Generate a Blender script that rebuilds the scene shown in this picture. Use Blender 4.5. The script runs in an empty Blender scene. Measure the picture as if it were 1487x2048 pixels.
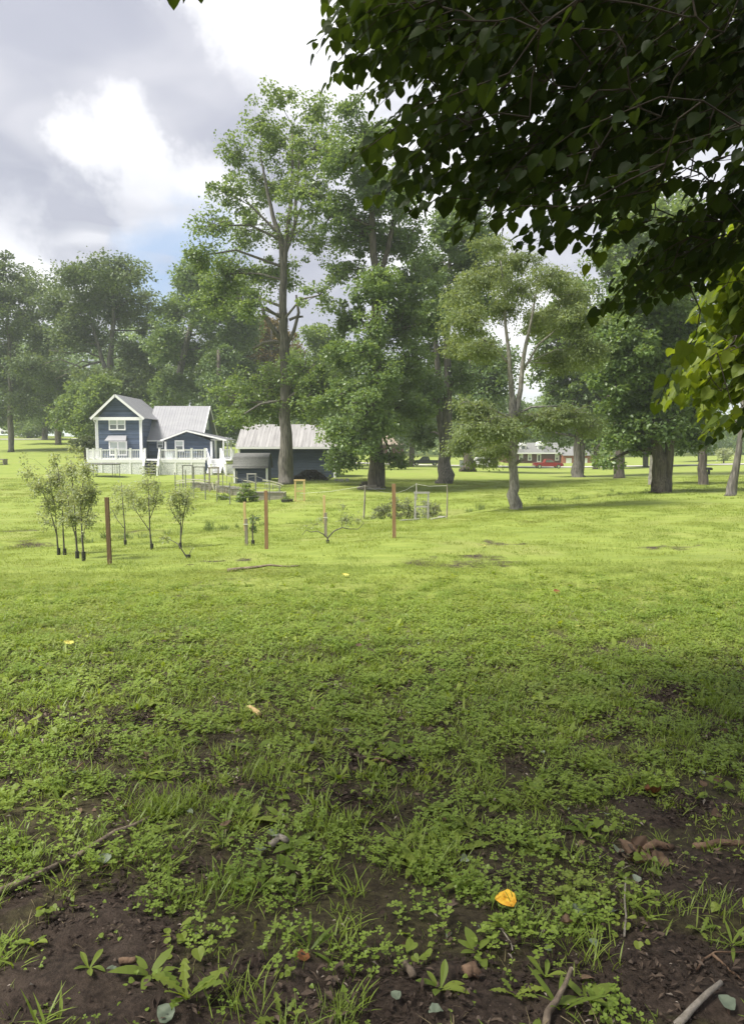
import bpy, math, random
import numpy as np
from mathutils import Vector, Matrix
random.seed(7); rng = np.random.default_rng(7)
SC = bpy.context.scene
COL = SC.collection
R = math.radians

# ------------------------------------------------------------------ camera, sky, sun, exposure
F, CX, CY, EYE, HOR = 1480.0, 743.5, 1024.0, 1.6, 893.0
TH = math.atan((CY - HOR) / F)
cam = bpy.data.cameras.new('camera'); camo = bpy.data.objects.new('camera', cam); COL.objects.link(camo)
cam.sensor_fit = 'VERTICAL'; cam.sensor_height = 36.0; cam.lens = F / 2048 * 36.0
cam.clip_start = 0.05; cam.clip_end = 9000
camo.location = (0, 0, EYE); camo.rotation_euler = (math.pi / 2 - TH, 0, 0)
SC.camera = camo
SUN_EL, SUN_AZ = R(57), R(-112)          # azimuth from +Y towards +X
SUN_STRENGTH, SUN_ANGLE, EXPOSURE = 4.2, R(18), 0.95
HAZE = .0006
SUNDIR = (math.sin(SUN_AZ) * math.cos(SUN_EL), math.cos(SUN_AZ) * math.cos(SUN_EL), math.sin(SUN_EL))
sl = bpy.data.lights.new('sun', 'SUN'); so = bpy.data.objects.new('sun', sl); COL.objects.link(so)
sl.energy = SUN_STRENGTH; sl.angle = SUN_ANGLE; sl.color = (1.0, 0.955, 0.87)
so.rotation_euler = Vector(SUNDIR).to_track_quat('Z', 'Y').to_euler()
so.location = (0, 0, 60)
SC.view_settings.view_transform = 'Standard'; SC.view_settings.look = 'None'
SC.view_settings.exposure = EXPOSURE; SC.view_settings.gamma = 1
SC.view_settings.use_curve_mapping = False
SC.cycles.max_bounces = 7; SC.cycles.volume_bounces = 1; SC.cycles.diffuse_bounces = 3; SC.cycles.transmission_bounces = 5
SC.cycles.glossy_bounces = 2; SC.cycles.use_denoising = True; SC.cycles.caustics_reflective = False


def ray(px, py):
    dx = (px - CX) / F; dy = -(py - CY) / F
    return np.array([dx, math.cos(TH) + dy * math.sin(TH), -math.sin(TH) + dy * math.cos(TH)])


def at(px, py, D):
    """point at forward distance D seen at photo pixel px, py"""
    r = ray(px, py)
    return np.array([0, 0, EYE]) + r * (D / r[1])


class NT:
    def __init__(s, tree):
        s.t = tree; tree.nodes.clear()
    def n(s, typ, ins=None, **kw):
        nd = s.t.nodes.new(typ)
        for k, v in kw.items(): setattr(nd, k, v)
        if ins:
            for k, v in ins.items():
                sk = nd.inputs[k]
                if isinstance(v, bpy.types.NodeSocket): s.t.links.new(v, sk)
                else: sk.default_value = v
        return nd
    def m(s, op, a, b=0.0, c=None, clamp=False):
        nd = s.t.nodes.new('ShaderNodeMath'); nd.operation = op; nd.use_clamp = clamp
        for i, v in enumerate((a, b, c)):
            if v is None: continue
            if isinstance(v, bpy.types.NodeSocket): s.t.links.new(v, nd.inputs[i])
            else: nd.inputs[i].default_value = v
        return nd.outputs[0]
    def vm(s, op, a, b=(0, 0, 0)):
        nd = s.t.nodes.new('ShaderNodeVectorMath'); nd.operation = op
        for i, v in enumerate((a, b)):
            if isinstance(v, bpy.types.NodeSocket): s.t.links.new(v, nd.inputs[i])
            else: nd.inputs[i].default_value = v
        return nd.outputs['Value'] if op in ('DOT_PRODUCT', 'LENGTH') else nd.outputs[0]
    def mix(s, f, a, b, blend='MIX'):
        nd = s.t.nodes.new('ShaderNodeMix'); nd.data_type = 'RGBA'; nd.blend_type = blend
        for i, v in ((0, f), (6, a), (7, b)):
            if isinstance(v, bpy.types.NodeSocket): s.t.links.new(v, nd.inputs[i])
            elif i == 0: nd.inputs[0].default_value = v
            else: nd.inputs[i].default_value = tuple(v) + (1,) if len(v) == 3 else v
        return nd.outputs[2]
    def ss(s, x, lo, hi, a=0.0, b=1.0):
        nd = s.t.nodes.new('ShaderNodeMapRange'); nd.interpolation_type = 'SMOOTHSTEP'
        s.t.links.new(x, nd.inputs[0])
        for i, v in ((1, lo), (2, hi), (3, a), (4, b)): nd.inputs[i].default_value = v
        return nd.outputs[0]
    def noise(s, vec, scale, detail=4, rough=0.55, dist=0.0):
        nd = s.t.nodes.new('ShaderNodeTexNoise')
        if vec is not None: s.t.links.new(vec, nd.inputs['Vector'])
        nd.inputs['Scale'].default_value = scale; nd.inputs['Detail'].default_value = detail
        nd.inputs['Roughness'].default_value = rough; nd.inputs['Distortion'].default_value = dist
        return nd.outputs['Fac'], nd.outputs['Color']


# sky: Nishita behind a broken grey cloud deck
W = bpy.data.worlds.new('World'); SC.world = W; W.use_nodes = True
n = NT(W.node_tree)
tc = n.n('ShaderNodeTexCoord'); d = n.vm('NORMALIZE', tc.outputs['Generated'])
sky = n.n('ShaderNodeTexSky', sky_type='NISHITA', sun_disc=False, sun_elevation=SUN_EL, sun_rotation=SUN_AZ)
skyc = n.mix(1.0, sky.outputs[0], (0.10, 0.10, 0.10), 'MULTIPLY')
sep = n.n('ShaderNodeSeparateXYZ', {0: d})
zz = n.m('MAXIMUM', sep.outputs[2], 0.0); zz = n.m('ADD', zz, 0.16)
pl = n.n('ShaderNodeCombineXYZ', {0: n.m('DIVIDE', sep.outputs[0], zz), 1: n.m('DIVIDE', sep.outputs[1], zz), 2: 0.0}).outputs[0]
warpf, warpc = n.noise(pl, 1.1, 3)
pw = n.vm('ADD', pl, n.vm('MULTIPLY', n.vm('SUBTRACT', warpc, (.5, .5, .5)), (.9, .9, 0)))
nf, _ = n.noise(pw, 0.9, 5, 0.52)
nf2, _ = n.noise(n.vm('ADD', pw, (3.3, 1.7, 0)), 1.7, 4, 0.5)
_, dn = n.noise(d, 6.5, 6, 0.6)
dd = n.vm('NORMALIZE', n.vm('ADD', d, n.vm('MULTIPLY', n.vm('SUBTRACT', dn, (.5, .5, .5)), (.24, .24, .18))))


def dirv(px, py):
    r = ray(px, py); r = r / np.linalg.norm(r); return tuple(float(v) for v in r)


def lobe(px, py, r_in, r_out):
    c = n.vm('DOT_PRODUCT', dd, dirv(px, py))
    return n.ss(c, math.cos(R(r_out * 1.25)), math.cos(R(r_in * .3)))


breaks = None
for (px, py, a, b) in ((190, 280, .1, 3.1), (255, 345, .1, 2.9), (315, 425, .6, 4.4), (140, 505, .3, 4.2), (395, 410, .2, 3.8), (450, 5, .2, 3.2), (610, -30, .5, 6), (20, 520, .5, 4), (700, 60, 1, 6), (900, 420, 1, 8), (1150, 100, 4, 14), (1040, 740, 1, 7)):
    l = lobe(px, py, a, b); breaks = l if breaks is None else n.m('MAXIMUM', breaks, l)
wisp = n.m('MULTIPLY', lobe(140, 466, .2, 3.4), n.ss(nf, .35, .6))
glow = n.m('POWER', n.m('MAXIMUM', n.vm('DOT_PRODUCT', d, SUNDIR), 0.0), 6.0)
lum = n.ss(nf, 0.30, 0.72)
grey = n.mix(lum, (0.255, 0.266, 0.325), (0.335, 0.342, 0.40))
grey = n.mix(n.ss(nf2, .45, .72), grey, (0.41, 0.412, 0.455))
bright = n.m('MULTIPLY', breaks, n.ss(nf2, .08, .72), clamp=True)
bright = n.m('SUBTRACT', bright, n.m('MULTIPLY', wisp, .75), clamp=True)
cl = n.mix(bright, grey, (.66, .66, .68))
cl = n.mix(n.m('MULTIPLY', glow, .32), cl, (1.1, 1.07, 1.0))
hole = n.m('MULTIPLY', lobe(335, 545, 1.0, 4.5), n.ss(nf2, .2, .45))
cl = n.mix(n.m('MULTIPLY', hole, .85), cl, n.mix(.5, skyc, (.22, .30, .46)))
low = n.ss(sep.outputs[2], -.02, .10)
cl = n.mix(low, (.42, .44, .48), cl)
bg = n.n('ShaderNodeBackground', {'Color': cl, 'Strength': 1.0})
n.n('ShaderNodeOutputWorld', {'Surface': bg.outputs[0]})


# ------------------------------------------------------------------ helpers
def tag(o, label=None, cat=None, group=None, kind=None):
    if label: o['label'] = label
    if cat: o['category'] = cat
    if group: o['group'] = group
    if kind: o['kind'] = kind
    return o


def thing(name, loc, label, cat, group=None):
    o = bpy.data.objects.new(name, None); COL.objects.link(o)
    o.location = tuple(float(v) for v in loc); o.empty_display_size = .2
    return tag(o, label, cat, group)


def rootloc(o):
    while o.parent: o = o.parent
    return np.array(o.location)


def link_mesh(me, name, m, parent=None, smooth=False):
    if m: me.materials.append(m)
    o = bpy.data.objects.new(name, me); COL.objects.link(o)
    if parent: o.parent = parent
    if smooth: me.polygons.foreach_set('use_smooth', np.ones(len(me.polygons), bool))
    return o


def np_mesh(name, V, Fa, m, parent=None, smooth=False, var=None):
    """V (n,3) world, Fa (k,3|4)"""
    V = np.asarray(V, np.float32)
    if parent is not None: V = V - rootloc(parent).astype(np.float32)
    Fa = np.asarray(Fa, np.int32); k = Fa.shape[1]
    me = bpy.data.meshes.new(name)
    me.vertices.add(len(V)); me.vertices.foreach_set('co', V.ravel())
    me.loops.add(Fa.size); me.loops.foreach_set('vertex_index', Fa.ravel())
    me.polygons.add(len(Fa)); me.polygons.foreach_set('loop_start', np.arange(0, Fa.size, k, dtype=np.int32))
    me.update(calc_edges=True)
    if var is not None:
        a = me.attributes.new('var', 'FLOAT', 'POINT'); a.data.foreach_set('value', np.asarray(var, np.float32))
    return link_mesh(me, name, m, parent, smooth)


class MB:
    def __init__(s): s.v = []; s.f = []
    def add(s, vs, fs):
        o = len(s.v); s.v += [tuple(float(c) for c in v) for v in vs]; s.f += [tuple(i + o for i in f) for f in fs]; return s
    def box(s, x0, x1, y0, y1, z0, z1):
        return s.add([(x0, y0, z0), (x1, y0, z0), (x1, y1, z0), (x0, y1, z0), (x0, y0, z1), (x1, y0, z1), (x1, y1, z1), (x0, y1, z1)],
                     [(0, 3, 2, 1), (4, 5, 6, 7), (0, 1, 5, 4), (1, 2, 6, 5), (2, 3, 7, 6), (3, 0, 4, 7)])
    def beam(s, a, b, w, h, up=(0, 0, 1)):
        a = Vector(a); b = Vector(b); t = (b - a).normalized(); u = Vector(up)
        if abs(t.dot(u)) > .98: u = Vector((0, 1, 0))
        sd = t.cross(u).normalized(); u = sd.cross(t).normalized()
        vs = []
        for p in (a, b):
            for i, j in ((-1, -1), (1, -1), (1, 1), (-1, 1)): vs.append(p + sd * (w / 2 * i) + u * (h / 2 * j))
        return s.add(vs, [(0, 3, 2, 1), (4, 5, 6, 7), (0, 1, 5, 4), (1, 2, 6, 5), (2, 3, 7, 6), (3, 0, 4, 7)])
    def tube(s, pts, rad, nn=8, cap=True, lump=0.0):
        P = [Vector(p) for p in pts]; vs = []; fs = []
        if not hasattr(rad, '__len__'): rad = [rad] * len(P)
        ref = Vector((0.31, .95, .1)).normalized()
        for i, p in enumerate(P):
            t = (P[min(i + 1, len(P) - 1)] - P[max(i - 1, 0)])
            t = t.normalized() if t.length > 1e-9 else Vector((0, 0, 1))
            if abs(t.dot(ref)) > .95: ref = Vector((1, 0, .2)).normalized()
            a = t.cross(ref).normalized(); b = t.cross(a)
            for k in range(nn):
                g = 2 * math.pi * k / nn; r = rad[i] * (1 + lump * random.uniform(-1, 1))
                vs.append(p + a * (r * math.cos(g)) + b * (r * math.sin(g)))
        for i in range(len(P) - 1):
            for k in range(nn):
                k2 = (k + 1) % nn; fs.append((i * nn + k, i * nn + k2, (i + 1) * nn + k2, (i + 1) * nn + k))
        if cap:
            fs.append(tuple(range(nn))[::-1]); fs.append(tuple(range((len(P) - 1) * nn, len(P) * nn)))
        return s.add(vs, fs)
    def prism(s, poly, y0, y1):
        """polygon in X,Z swept along Y"""
        k = len(poly)
        vs = [(x, y0, z) for x, z in poly] + [(x, y1, z) for x, z in poly]
        fs = [tuple(range(k)), tuple(range(k, 2 * k))[::-1]] + [(i, i + k, (i + 1) % k + k, (i + 1) % k) for i in range(k)]
        return s.add(vs, fs)
    def prismx(s, poly, x0, x1):
        k = len(poly)
        vs = [(x0, y, z) for y, z in poly] + [(x1, y, z) for y, z in poly]
        fs = [tuple(range(k))[::-1], tuple(range(k, 2 * k))] + [(i, (i + 1) % k, (i + 1) % k + k, i + k) for i in range(k)]
        return s.add(vs, fs)
    def build(s, name, m, parent=None, smooth=False):
        o = rootloc(parent) if parent is not None else np.zeros(3)
        me = bpy.data.meshes.new(name)
        me.from_pydata([(v[0] - o[0], v[1] - o[1], v[2] - o[2]) for v in s.v], [], s.f)
        me.validate(); me.update()
        return link_mesh(me, name, m, parent, smooth)


def copy_tree(o, parent=None):
    c = o.copy(); COL.objects.link(c)
    if parent: c.parent = parent
    for ch in list(o.children): copy_tree(ch, c)
    return c


def vnoise(x, y, s, seed=0):
    x = np.asarray(x, float) / s; y = np.asarray(y, float) / s
    xi = np.floor(x).astype(np.int64); yi = np.floor(y).astype(np.int64); fx = x - xi; fy = y - yi
    fx = fx * fx * (3 - 2 * fx); fy = fy * fy * (3 - 2 * fy)
    def h(a, b):
        v = (a * 374761393 + b * 668265263 + seed * 1442695041) & 0xffffffff
        v = ((v ^ (v >> 13)) * 1274126177) & 0xffffffff
        return ((v ^ (v >> 16)) & 0xffff) / 65535.0
    return (h(xi, yi) * (1 - fx) + h(xi + 1, yi) * fx) * (1 - fy) + (h(xi, yi + 1) * (1 - fx) + h(xi + 1, yi + 1) * fx) * fy


# ------------------------------------------------------------------ materials
def mat(name, a, b=None, rough=.7, scale=8.0, stretch=(1, 1, 1), bump=0.0, bscale=None, spec=.3, metal=0.0, detail=5, each=0.0):
    m = bpy.data.materials.new(name); m.use_nodes = True; k = NT(m.node_tree)
    tcx = k.n('ShaderNodeTexCoord'); v = k.vm('MULTIPLY', tcx.outputs['Object'], stretch)
    f, _ = k.noise(v, scale, detail, .6)
    c = k.mix(k.ss(f, .3, .7), a, b or a)
    if each:
        rv = k.m('ADD', k.m('MULTIPLY', k.n('ShaderNodeObjectInfo').outputs['Random'], 2 * each), 1 - each)
        c = k.mix(1.0, c, k.n('ShaderNodeCombineXYZ', {0: rv, 1: rv, 2: rv}).outputs[0], 'MULTIPLY')
    p = k.n('ShaderNodeBsdfPrincipled', {'Base Color': c, 'Roughness': rough, 'Metallic': metal, 'Specular IOR Level': spec})
    if bump:
        f2, _ = k.noise(v, bscale or scale * 2, 6, .65)
        bn = k.n('ShaderNodeBump', {'Height': f2, 'Strength': bump, 'Distance': .03}); k.t.links.new(bn.outputs[0], p.inputs['Normal'])
    k.n('ShaderNodeOutputMaterial', {0: p.outputs[0]})
    return m


def leafmat(name, a, b, trans=.45, rough=.45, use='var', tcol=None, spec=.35, world=0.0, back=None):
    """a, b: the two ends of the leaf colour; translucent leaf"""
    m = bpy.data.materials.new(name); m.use_nodes = True; k = NT(m.node_tree)
    if use == 'var': v = k.n('ShaderNodeAttribute', attribute_name='var').outputs['Fac']
    else: v = k.n('ShaderNodeObjectInfo').outputs['Random']
    g = k.n('ShaderNodeNewGeometry')
    if world:
        f, _ = k.noise(g.outputs['Position'], world, 3, .6)
        f0, _ = k.noise(k.vm('MULTIPLY', g.outputs['Position'], (.10, .42, .1)), 1.0, 4, .6)
        v = k.m('ADD', k.m('MULTIPLY', v, .35), k.m('ADD', k.m('MULTIPLY', k.ss(f, .32, .68), .3), k.m('MULTIPLY', k.ss(f0, .36, .62), .35)), clamp=True)
    c = k.mix(v, a, b)
    if world:
        fd, _ = k.noise(k.vm('MULTIPLY', g.outputs['Position'], (.22, .55, .2)), 1.0, 5, .65)
        c = k.mix(k.m('MULTIPLY', k.ss(fd, .56, .74), .55), c, (.30, .245, .10))
    if back: c = k.mix(k.m('MULTIPLY', g.outputs['Backfacing'], .8), c, back)
    p = k.n('ShaderNodeBsdfPrincipled', {'Base Color': c, 'Roughness': rough, 'Specular IOR Level': spec})
    tcl = k.mix(1.0, c, tcol or (1.25, 1.15, .55), 'MULTIPLY')
    t = k.n('ShaderNodeBsdfTranslucent', {'Color': tcl})
    mx = k.n('ShaderNodeMixShader', {0: trans, 1: p.outputs[0], 2: t.outputs[0]})
    k.n('ShaderNodeOutputMaterial', {0: mx.outputs[0]})
    return m


M = {}
M['bark'] = mat('bark', (.055, .050, .045), (.185, .17, .15), .9, 4, (3, 3, .35), 1.0, 6)
M['bark_dark'] = mat('bark_dark', (.045, .038, .032), (.14, .12, .10), .9, 4, (3, 3, .35), 1.0, 6)
M['bark_pale'] = mat('bark_pale', (.13, .12, .105), (.30, .285, .255), .9, 6, (2.5, 2.5, .8), .8, 9)
M['twig'] = mat('twig', (.035, .028, .022), (.07, .055, .04), .8, 20)
M['stick'] = mat('stick', (.13, .10, .075), (.27, .215, .155), .85, 14, (1, 1, 1), .6, 40)
M['chip'] = mat('chip', (.09, .055, .035), (.26, .17, .11), .9, 12, (1, 1, 1), .5, 40)
M['post_wood'] = mat('post_wood', (.23, .135, .07), (.33, .205, .115), .8, 6, (4, 4, .5), .4)
M['post_brown'] = mat('post_brown', (.12, .075, .045), (.18, .115, .065), .8, 6, (4, 4, .5), .4)
M['pine'] = mat('pine', (.50, .36, .16), (.62, .47, .24), .7, 6, (4, 4, .5), .3)
M['old_wood'] = mat('old_wood', (.20, .175, .14), (.33, .295, .25), .9, 7, (4, 4, .6), .5)
M['grey_wood'] = mat('grey_wood', (.30, .29, .27), (.44, .43, .41), .9, 7, (.8, 4, 4), .5)
M['guard'] = mat('guard', (.03, .03, .028), (.05, .05, .046), .5, 30)
M['steel_post'] = mat('steel_post', (.14, .15, .14), (.23, .22, .20), .6, 10)
M['wire'] = mat('wire', (.22, .23, .22), None, .5)
M['rope'] = mat('rope', (.62, .62, .56), None, .8)
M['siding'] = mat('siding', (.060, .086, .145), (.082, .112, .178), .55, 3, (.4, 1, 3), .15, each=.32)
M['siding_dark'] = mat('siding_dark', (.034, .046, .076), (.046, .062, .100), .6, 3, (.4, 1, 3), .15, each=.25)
M['white'] = mat('white', (.78, .78, .79), (.84, .84, .85), .5, 5)
M['lattice'] = mat('lattice', (.52, .54, .55), (.80, .80, .80), .7, 9, (1, 1, 1), 0, None, .2, 0, 1)
M['roof_white'] = mat('roof_white', (.27, .27, .29), (.315, .315, .33), .45, 1.2, (.3, 1, 1))
M['roof_grey'] = mat('roof_grey', (.26, .25, .25), (.37, .36, .355), .5, 1.5, (2.5, .3, .3), each=.06)
M['shingle'] = mat('shingle', (.12, .12, .12), (.21, .21, .20), .9, 9, (1, 3, 3), .4, each=.2)
M['shingle_tan'] = mat('shingle_tan', (.22, .17, .13), (.30, .25, .20), .9, 5, (1, 3, 3), .4)
M['glass'] = mat('glass', (.10, .115, .12), (.17, .19, .19), .08, 1.0, (1, 1, 1), 0, None, .6)
M['blind'] = mat('blind', (.42, .47, .46), (.50, .54, .52), .35, 2.0)
M['void'] = mat('void', (.02, .022, .025), None, .6)
M['rubber'] = mat('rubber', (.015, .015, .016), (.025, .025, .026), .8)
M['brick'] = mat('brick', (.085, .036, .031), (.13, .052, .043), .85, 12, (1, 1, 2), .4)
M['brick_orange'] = mat('brick_orange', (.30, .10, .06), (.38, .14, .08), .85, 12, (1, 1, 2), .4)
M['red_paint'] = mat('red_paint', (.22, .008, .014), (.26, .012, .018), .25, 3, spec=.5)
M['navy_paint'] = mat('navy_paint', (.012, .015, .028), (.018, .022, .036), .2, 3, spec=.5)
M['white_paint'] = mat('white_paint', (.72, .73, .74), (.78, .78, .78), .25, 3, spec=.5)
M['chrome'] = mat('chrome', (.6, .6, .6), None, .2, metal=1.0)
M['lamp_glass'] = mat('lamp_glass', (.6, .6, .55), None, .1)
M['concrete'] = mat('concrete', (.42, .40, .37), (.52, .50, .46), .9, .5)
M['asphalt'] = mat('asphalt', (.20, .19, .18), (.28, .27, .26), .9, .4)
M['black'] = mat('black', (.012, .012, .013), (.02, .02, .02), .5)
M['mat_black'] = mat('mat_black', (.035, .037, .04), (.05, .05, .055), .7)
M['bed_wood'] = mat('bed_wood', (.30, .27, .23), (.46, .43, .38), .9, 6, (.6, 4, 4), .5)
M['compost'] = mat('compost', (.05, .035, .025), (.09, .065, .045), 1, 12, (1, 1, 1), .8)
M['pvc'] = mat('pvc', (.70, .66, .54), (.78, .74, .62), .5, 4)

L = {}
L['tulip'] = leafmat('leaf_tulip', (.125, .195, .070), (.225, .315, .125), 0.5, .36, spec=.5)
L['maple'] = leafmat('leaf_maple', (.115, .185, .068), (.215, .305, .120), 0.46, .36, spec=.5)
L['dark'] = leafmat('leaf_dark', (.088, .148, .056), (.170, .250, .100), 0.42, .36, spec=.5)
L['oak'] = leafmat('leaf_oak', (.090, .135, .068), (.165, .225, .110), 0.42)
L['locust'] = leafmat('leaf_locust', (.150, .200, .088), (.255, .320, .150), 0.5)
L['lime'] = leafmat('leaf_lime', (.130, .200, .065), (.225, .31, .110), 0.5)
L['autumn'] = leafmat('leaf_autumn', (.13, .10, .03), (.20, .15, .06), .4)
L['sapling'] = leafmat('leaf_sapling', (.23, .275, .15), (.43, .48, .29), 0.42)
L['shrub'] = leafmat('leaf_shrub', (.075, .105, .045), (.140, .180, .075), .35)
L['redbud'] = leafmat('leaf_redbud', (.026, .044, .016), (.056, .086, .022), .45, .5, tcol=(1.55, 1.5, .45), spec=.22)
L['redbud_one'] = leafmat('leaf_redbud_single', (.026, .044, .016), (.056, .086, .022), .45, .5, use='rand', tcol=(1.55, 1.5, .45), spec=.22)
L['outer_lit'] = leafmat('leaf_outer_lit', (.100, .150, .024), (.20, .25, .042), .5, .38, tcol=(1.5, 1.45, .45))  # sunlit, see-through glow of the far bough put into a lighter leaf colour
L['outer_lit_one'] = leafmat('leaf_outer_lit_single', (.100, .150, .024), (.20, .25, .042), .5, .38, use='rand', tcol=(1.5, 1.45, .45))
L['bramble'] = leafmat('leaf_bramble', (.14, .17, .10), (.26, .29, .17), .4)
L['brownleaf'] = leafmat('leaf_dry_brown', (.10, .062, .04), (.19, .125, .08), .2, .7, use='rand', tcol=(1, .8, .6))
L['purple'] = leafmat('leaf_purple', (.022, .014, .016), (.050, .034, .030), .2)


# ------------------------------------------------------------------ terrain
def _w(px, py, D):
    p = at(px, py, D); return (p[0] / D, math.log(D), p[2])


CTRL = []
for u in (-.65, 0, .65):
    for D_, z_ in ((.7, 0), (1.3, 0), (2.2, -.01), (4, -.10), (7, -.26)): CTRL.append((u, math.log(D_), z_))
CTRL += [(-.5, math.log(10.5), -.46), (0, math.log(10.5), -.44), (.5, math.log(10.5), -.37)]
for t in ((-80, 1132, 14.5), (220, 1130, 14.8), (533, 1098, 16.6), (787, 1075, 17.5), (1100, 1075, 17.5), (1500, 1075, 17), (0, 1095, 21), (500, 1047, 28),
          (810, 1040, 28), (900, 1026, 31), (1030, 1018, 27), (1180, 993, 37), (1322, 985, 36), (1450, 972, 44), (1600, 985, 33), (0, 1010, 38), (-120, 960, 60),
          (540, 1003, 40), (752, 975, 48), (571, 968, 52), (888, 967, 55), (300, 945, 75), (0, 940, 70), (1155, 955, 68), (1330, 950, 65), (560, 956, 62),
          (935, 943, 82), (1000, 937, 110), (1100, 934, 125), (1500, 925, 120), (0, 905, 110), (0, 879, 150), (140, 880, 150), (60, 874, 175), (300, 893, 130),
          (1450, 907, 220), (1450, 897, 340), (700, 925, 130), (600, 900, 220), (0, 872, 300), (1000, 905, 260)):
    CTRL.append(_w(*t))
for u in (-.7, 0, .7): CTRL += [(u, math.log(1000), 4), (u, math.log(3000), 6)]
CTRL += [(-.8, math.log(100), 1.2), (.85, math.log(100), 0), (-.8, math.log(30), -1.0), (.85, math.log(30), -.4)]
CT = np.array(CTRL); US = 3.0


def _tps():
    X = CT[:, 0] * US; Y = CT[:, 1]; N = len(X)
    r2 = (X[:, None] - X) ** 2 + (Y[:, None] - Y) ** 2
    K = np.where(r2 > 0, r2 * np.log(r2 + 1e-12), 0) + np.eye(N) * .012
    P = np.stack([np.ones(N), X, Y], 1)
    A = np.zeros((N + 3, N + 3)); A[:N, :N] = K; A[:N, N:] = P; A[N:, :N] = P.T
    b = np.zeros(N + 3); b[:N] = CT[:, 2]
    return np.linalg.solve(A, b)


TW = _tps()
DITCH = np.array([at(px, py, D)[:2] for px, py, D in ((-260, 1120, 18), (0, 1093, 21.5), (180, 1080, 23), (350, 1066, 25), (500, 1047, 28), (680, 1036, 29.5), (900, 1025, 31), (1040, 1008, 34), (1180, 992, 37.5), (1280, 975, 42), (1450, 973, 44), (1700, 972, 46))])


def ditch_dist(x, y):
    best = np.full(np.shape(x), 1e9)
    for i in range(len(DITCH) - 1):
        a = DITCH[i]; b = DITCH[i + 1]; ab = b - a
        t = np.clip(((x - a[0]) * ab[0] + (y - a[1]) * ab[1]) / (ab @ ab), 0, 1)
        best = np.minimum(best, np.hypot(x - a[0] - t * ab[0], y - a[1] - t * ab[1]))
    return best


def gz(x, y):
    x = np.atleast_1d(np.asarray(x, float)); y = np.atleast_1d(np.asarray(y, float))
    Yc = np.maximum(y, .7); u = np.clip(x / np.maximum(Yc, 1.5), -.85, .9) * US; v = np.log(Yc)
    z = TW[-3] + TW[-2] * u + TW[-1] * v
    for i in range(len(CT)):
        r2 = (u - CT[i, 0] * US) ** 2 + (v - CT[i, 1]) ** 2
        z = z + TW[i] * np.where(r2 > 0, r2 * np.log(r2 + 1e-12), 0)
    z = z - .50 * np.exp(-(ditch_dist(x, y) / .65) ** 2)
    z = z + (vnoise(x, y, 1.7, 3) - .5) * .05 + (vnoise(x, y, .5, 4) - .5) * .02
    return z


def gz1(x, y): return float(gz(x, y)[0])


def gp(px, py):
    """ground point seen at a photo pixel"""
    r = ray(px, py); r = r / r[1]
    D = np.geomspace(1.2, 600, 1400)
    z = EYE + r[2] * D; g = gz(r[0] * D, D)
    k = np.argmax(z <= g)
    if z[k] > g[k]: k = len(D) - 1
    if k > 0:
        a = z[k - 1] - g[k - 1]; b = g[k] - z[k]; Dk = D[k - 1] + (D[k] - D[k - 1]) * a / (a + b + 1e-9)
    else: Dk = D[0]
    return np.array([r[0] * Dk, Dk, gz1(r[0] * Dk, Dk)])


# bare-earth mask: ellipses in photo pixels carried to the ground
SOIL = []
for (px, py, wx, wy, s) in ((230, 1880, 150, 75, 1), (90, 1980, 240, 60, 1), (330, 2010, 170, 60, .9), (640, 2010, 330, 62, .95), (1000, 2010, 240, 70, .9), (1330, 1930, 230, 95, 1.0), (1420, 2010, 170, 60, 1), (1400, 1760, 170, 60, 1),
                            (1290, 1700, 190, 28, .9), (1080, 1870, 120, 30, .7), (960, 1755, 110, 30, .6), (540, 1705, 90, 26, .55), (370, 1610, 110, 28, .75), (200, 1450, 140, 18, .7), (160, 1510, 120, 18, .6), (330, 1530, 100, 14, .5), (760, 1530, 150, 20, .6),
                            (620, 1590, 90, 18, .7), (1400, 1480, 90, 16, .6), (1330, 1400, 60, 12, .7), (1220, 1290, 80, 14, .6), (1330, 1600, 130, 24, .6), (950, 1470, 120, 16, .5), (930, 1125, 130, 14, .40), (980, 1085, 60, 5, .40), (1330, 1097, 90, 7, .38), (400, 1165, 60, 6, .36),
                            (360, 1200, 70, 6, .45), (300, 1245, 70, 6, .3), (410, 1410, 80, 10, .3), (470, 1120, 40, 3, .5), (60, 1085, 90, 7, .5), (30, 1062, 60, 4, .42), (250, 1062, 80, 4, .4), (1440, 1140, 60, 6, .3), (1180, 1640, 110, 24, .55), (30, 1810, 70, 30, .8)):
    c = gp(px, py); a = gp(px + wx, py); b1 = gp(px, py - wy); b2 = gp(px, min(py + wy, 2300))
    s *= .80 if py > 1850 else 1.0
    SOIL.append((c[0], (b1[1] + b2[1]) / 2, abs(a[0] - c[0]), max(abs(b1[1] - b2[1]) / 2, .08), s))


def soil(x, y):
    x = np.asarray(x, float); y = np.asarray(y, float)
    wx = x + (vnoise(x, y, .35, 11) - .5) * .35 * np.clip(y / 3, .6, 4); wy = y + (vnoise(x, y, .35, 12) - .5) * .35 * np.clip(y / 3, .6, 4)
    m = np.zeros(np.shape(x))
    for cx, cy, rx, ry, s in SOIL:
        q = ((wx - cx) / rx) ** 2 + ((wy - cy) / ry) ** 2
        m = np.maximum(m, s * np.clip(1.35 - q, 0, 1) * (.62 + .75 * vnoise(x, y, .16, 14)))
    base = np.clip((5.2 - y) / 4.2, 0, 1) * .34          # thinner sward under the tree
    m = np.maximum(m, base + (vnoise(x, y, .22, 21) - .5) * .5 * (y < 7))
    return np.clip(m, 0, 1)


def axis(fine0, fine1, step, lo, hi, g):
    a = list(np.arange(fine0, fine1, step)); s = step; v = a[-1]
    while v < hi: s *= g; v += s; a.append(v)
    s = step; v = fine0
    while v > lo: s *= g; v -= s; a.insert(0, v)
    return np.array(a)


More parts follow.
